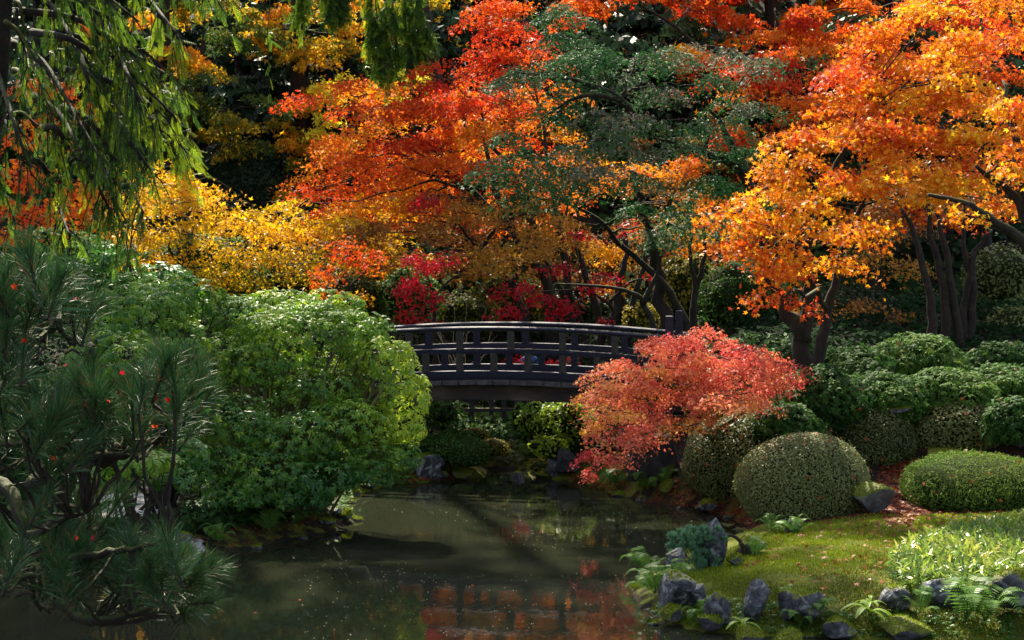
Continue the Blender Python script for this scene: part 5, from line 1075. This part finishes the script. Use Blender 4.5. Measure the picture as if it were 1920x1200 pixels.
LF = leafmesh('maple_leaf', LM['crimson'], [(np.zeros((1, 3)), np.array([[0, 0, 1.]]), 1.0, np.array([.3]), 'star5', np.array([[0, 1., 0]]))])
LF2 = leafmesh('maple_leaf', LM['red'], [(np.zeros((1, 3)), np.array([[0, 0, 1.]]), 1.0, np.array([.25]), 'star5', np.array([[0, 1., 0]]))])
for i, (px, py) in enumerate(sorted([(226, 738), (300, 712), (313, 750), (292, 748), (25, 538), (140, 560), (205, 752), (100, 775), (228, 700), (122, 685), (160, 760), (45, 640), (310, 1110), (145, 1010), (173, 1010), (100, 860), (290, 800)])):
    q = P(px, py, 4.42); o = link('maple_leaf', LF if i % 3 else LF2); o.location = q; s = random.uniform(.016, .027); o.scale = (s, s, s); o.rotation_euler = (R(random.uniform(30, 110)), R(random.gauss(0, 30)), random.uniform(0, 6.28)); o.parent = None
    tag(o, ORD[i] + ' from the left of the dead red maple leaves caught in the near pine', 'leaf', 'red leaves caught in the pine')
def littlepine():
    random.seed(3); q = onG(1375, 1050); root = empty('dwarf_pine', q, 'small blue green pine with a bent bare stem at the lawn tip', 'tree')
    Yt = q.y - .25
    sp = smooth_path([q + Vector((0, 0, -.05)), P(1392, 1030, q.y), P(1385, 1012, q.y - .05), P(1365, 1003, q.y - .1), P(1330, 1010, Yt), P(1290, 1020, Yt), P(1275, 1030, Yt)], 4)
    mb = MB(); mb.tube(sp, [.032 * (1 - .7 * j / (len(sp) - 1)) for j in range(len(sp))], 8); mb.build('trunk', M['twig'], root, True); tw = MB()
    for (cx, cy, rx, ry, n) in ((1310, 1010, 55, 16, 60), (1290, 1035, 40, 26, 46), (1320, 1055, 36, 16, 30), (1300, 1070, 20, 10, 10)):
        for k in range(n):
            a = random.random() * 6.283; r_ = math.sqrt(random.random()); p = P(cx + rx * r_ * math.cos(a), cy + ry * r_ * math.sin(a), Yt - .1 + random.uniform(-.25, .2)); best = min(sp, key=lambda t: (t - p).length)
            d = Vector((random.gauss(0, .4), random.gauss(0, .4), 1)).normalized(); tw.tube(curve(best, p, -.05, 3, .05), [.006, .005, .004, .003], 3, False)
            o = link('needle_tuft', TS[k % 3], root); o.location = p - q; o.rotation_euler = d.to_track_quat('Z', 'Y').to_euler()
    tag(tw.build('twigs', M['twig'], root), kind='stuff')
littlepine()

# ================================================================== GROUND COVER
def inpoly(px, py, poly):
    ins = np.zeros(px.shape, bool); n = len(poly)
    for i in range(n):
        ax, ay = poly[i]; bx, by = poly[(i + 1) % n]
        with np.errstate(divide='ignore', invalid='ignore'): ins ^= ((ay > py) != (by > py)) & (px < (bx - ax) * (py - ay) / ((by - ay) or 1e-9) + ax)
    return ins
def scatter(name, lab, cat, mat, poly, n, size, tpl, nor, hue, up=None, lift=0.0, huesd=.15, hnoise=0):
    w = np.array([tuple(onG(*q))[:2] for q in poly]); lo, hi = w.min(0), w.max(0)
    p = lo + (hi - lo) * RNG.random((int(n * 2.2), 2)); p = p[inpoly(p[:, 0], p[:, 1], [tuple(q) for q in w])][:n]; k = len(p)
    z = H(p[:, 0], p[:, 1]); ok = z > .005 if lift >= 0 else z < 99; p, z = p[ok], z[ok]; k = len(p)
    pos = np.column_stack([p, z + abs(lift) * RNG.random(k)]); hu = hue + huesd * RNG.normal(size=k) + hnoise * snoise(pos, 17, 1.3)
    nn = np.array(nor) + (.35 if up is None else .8) * RNG.normal(size=(k, 3)); yd = None
    if up is not None: yd = np.array([0, 0, up]) + RNG.normal(size=(k, 3)) * .5
    o = link(name, leafmesh(name, LM[mat], [(pos, nn, size * (1 + .3 * RNG.normal(size=k).clip(-1.5, 1.5)), hu, tpl, yd)])); return tag(o, lab, cat, kind='stuff')
scatter('moss', 'bright yellow green moss lawn on the right bank between rocks and azaleas', 'moss', 'mossblade', [(1240, 1110), (1300, 1060), (1390, 1020), (1480, 985), (1640, 965), (2100, 965), (2100, 1190), (1800, 1195), (1600, 1192), (1400, 1187), (1280, 1176), (1220, 1145)], 150000, .035, 'blade', (0, -.6, .2), .5, up=1, hnoise=.28)
scatter('bamboo_grass', 'sunlit pale green dwarf bamboo patch above the rocks at the lower right', 'bamboo grass', 'bamboo', [(1668, 1078), (1690, 1045), (1760, 1020), (1830, 1000), (1930, 985), (1960, 1075), (1860, 1105), (1780, 1120), (1700, 1120)], 14000, .115, 'sasa', (0, -.5, .8), .5, up=.12, lift=.22, huesd=.2, hnoise=.15)
scatter('fallen_leaves', 'red and orange fallen maple leaves scattered over the moss below the hedges', 'fallen leaves', 'litter', [(1480, 990), (1640, 960), (1925, 955), (1925, 985), (1700, 1010), (1500, 1010)], 420, .075, 'star5', (0, -.2, 1), .4, lift=.035)
scatter('fallen_leaves', 'dense red leaf litter between the boulder and the wide hedge', 'fallen leaves', 'litter', [(1650, 870), (1720, 860), (1740, 900), (1710, 990), (1660, 985), (1640, 930)], 1600, .085, 'star5', (0, -.2, 1), .3, lift=.03)
scatter('fallen_leaves', 'orange leaf litter on the shore below the left azalea', 'fallen leaves', 'litter', [(1160, 925), (1300, 900), (1390, 945), (1400, 975), (1300, 958)], 900, .07, 'star5', (0, -.2, 1), .3, lift=.02)
scatter('fallen_leaves', 'sparse fallen leaves over the open moss lawn', 'fallen leaves', 'litter', [(1350, 1050), (1450, 1005), (1640, 985), (1700, 1040), (1640, 1130), (1450, 1120)], 230, .07, 'star5', (0, -.2, 1), .55, lift=.035)
scatter('fallen_leaves', 'orange leaf litter around the stream mouth by the sloping boulder', 'fallen leaves', 'litter', [(740, 912), (850, 902), (860, 880), (830, 860), (800, 880)], 700, .06, 'star5', (0, -.3, 1), .5, lift=.03)
scatter('fallen_leaves', 'reddish leaf litter on the left bank under the pieris', 'fallen leaves', 'litter', [(340, 1045), (420, 1035), (640, 985), (640, 955), (420, 985), (330, 1000)], 500, .045, 'star5', (0, -.3, 1), .3, lift=.02)
scatter('fallen_leaves', 'orange litter on the shore right of the standing boulder', 'fallen leaves', 'litter', [(1060, 898), (1160, 925), (1180, 900), (1070, 885)], 600, .06, 'star5', (0, -.3, 1), .3, lift=.03)
# weeds and low plants on banks
scatter('ground_cover', 'low green plants under the maples behind the bridge', 'ground cover', 'hedge', [(700, 700), (1500, 700), (1500, 640), (700, 640)], 9000, .16, 'whorl5', (0, -.3, 1), .5, lift=.1, hnoise=.3)
scatter('ground_cover', 'low dark plants on the left bank under the pieris', 'ground cover', 'hedge', [(340, 1000), (640, 975), (780, 900), (700, 850), (340, 850)], 5000, .07, 'whorl5', (0, -.3, 1), .4, lift=.08, hnoise=.3)
scatter('ground_cover', 'low green plants lining the stream under the bridge', 'ground cover', 'olive', [(860, 890), (905, 875), (900, 830), (1010, 830), (1000, 890), (1060, 885), (1090, 840), (820, 830)], 2600, .06, 'whorl5', (0, -.3, 1), .5, lift=.08, hnoise=.3)
scatter('ground_cover', 'small creeping plants among the rocks along the lower shore', 'ground cover', 'fern', [(1210, 1150), (1300, 1180), (1500, 1198), (1900, 1205), (1900, 1160), (1500, 1150), (1250, 1120)], 900, .045, 'whorl5', (0, -.3, 1), .4, lift=.05, hnoise=.3)
def cover2():
    k = 18000; x = RNG.uniform(-13, 16, k); y = RNG.uniform(30, 46, k); z = H(x, y); ok = (~((np.abs(x + .5) < 2.1) & (np.abs(y - 36) < .9))) & (pond_sd(x, y) > .3); x, y, z = x[ok], y[ok], z[ok]; k = len(x)
    hu = .12 + .15 * RNG.normal(size=k) + .2 * snoise(np.stack([x, y, z], 1), 9, .8)
    tag(link('undergrowth', leafmesh('undergrowth', LM['under'], [(np.stack([x, y, z + .22 * RNG.random(k)], 1), np.array([0, -.5, 1.]) + .5 * RNG.normal(size=(k, 3)), .16 * (1 + .3 * RNG.random(k)), hu, 'leaf3', None)])), 'low dark undergrowth on the level ground beneath the maples behind the bridge', 'undergrowth', kind='stuff')
    k = 9000; x = RNG.uniform(-11, -3.5, k); y = RNG.uniform(22, 34, k); z = H(x, y); gq = onG(215, 952); ok = (pond_sd(x, y) > .5) & (np.hypot(x - gq.x, y - gq.y) > 1.5); x, y, z = x[ok], y[ok], z[ok]; k = len(x)
    tag(link('undergrowth', leafmesh('undergrowth', LM['under'], [(np.stack([x, y, z + .3 * RNG.random(k)], 1), np.array([0, -.5, 1.]) + .5 * RNG.normal(size=(k, 3)), .14 * (1 + .3 * RNG.random(k)), .3 + .2 * RNG.normal(size=k), 'leaf3', None)])), 'dark undergrowth on the left bank behind the pieris', 'undergrowth', kind='stuff')
cover2()
def floating():
    k = 480; px = RNG.uniform(560, 1330, k); py = 955 + 245 * RNG.random(k) ** 1.25
    w = np.array([tuple(G(a, b, .004)) for a, b in zip(px, py)]); ok = (pond_sd(w[:, 0], w[:, 1]) < -.1) & (snoise(w, 21, .9) > -.45); w = w[ok]; k = len(w)
    tag(link('floating_leaves', leafmesh('floating_leaves', LM['debris'], [(w, np.array([0, 0, 1.]) + .03 * RNG.normal(size=(k, 3)), .016 * (1 + .5 * RNG.random(k)), .3 * RNG.random(k), 'rhomb', None)])), 'tiny pale leaflets and petals floating on the pond', 'floating leaves', kind='stuff')
floating()
for i, (px, py) in enumerate([(886, 1097), (563, 1124), (478, 1148)]):
    q = G(px, py, .008); o = link('floating_leaf', LF2); o.location = q; o.scale = (.05, .05, .05); o.rotation_euler = (0, 0, i * 2.0)
    tag(o, ['single yellowish leaf afloat right of the bright reflection', 'orange leaf afloat on the dark water left of the bright reflection', 'leaf afloat near the left needles of the pine'][i], 'leaf')
# pale bare twigs in front of the shrubs behind the bridge
root = empty('bare_shrub', onG(870, 700) if False else Vector((P(880, 700, 36).x, 36, Hs(P(880, 700, 36).x, 36))), 'bare shrub with pale straight twigs behind the left half of the bridge railing', 'shrub')
random.seed(9)
for k in range(16):
    a = P(860 + random.uniform(-25, 25), 720, 36); b = P(850 + random.uniform(-60, 100), random.uniform(550, 640), 36 + random.uniform(-.5, .5)); mb = MB(); mb.tube(curve(a, b, random.uniform(-.1, .1), 5, .04), [.014, .012, .010, .008, .006, .003], 4, False); mb.build('twig', M['twigpale'], root)
for o in bpy.data.objects:
    if o.parent and o.parent.parent and o.parent.parent.parent: print('DEEP', o.name)
print('LEAVES', NLEAF, 'TRIS', sum(len(o.data.polygons) for o in bpy.data.objects if o.type == 'MESH'), 'OBJS', len(bpy.data.objects))
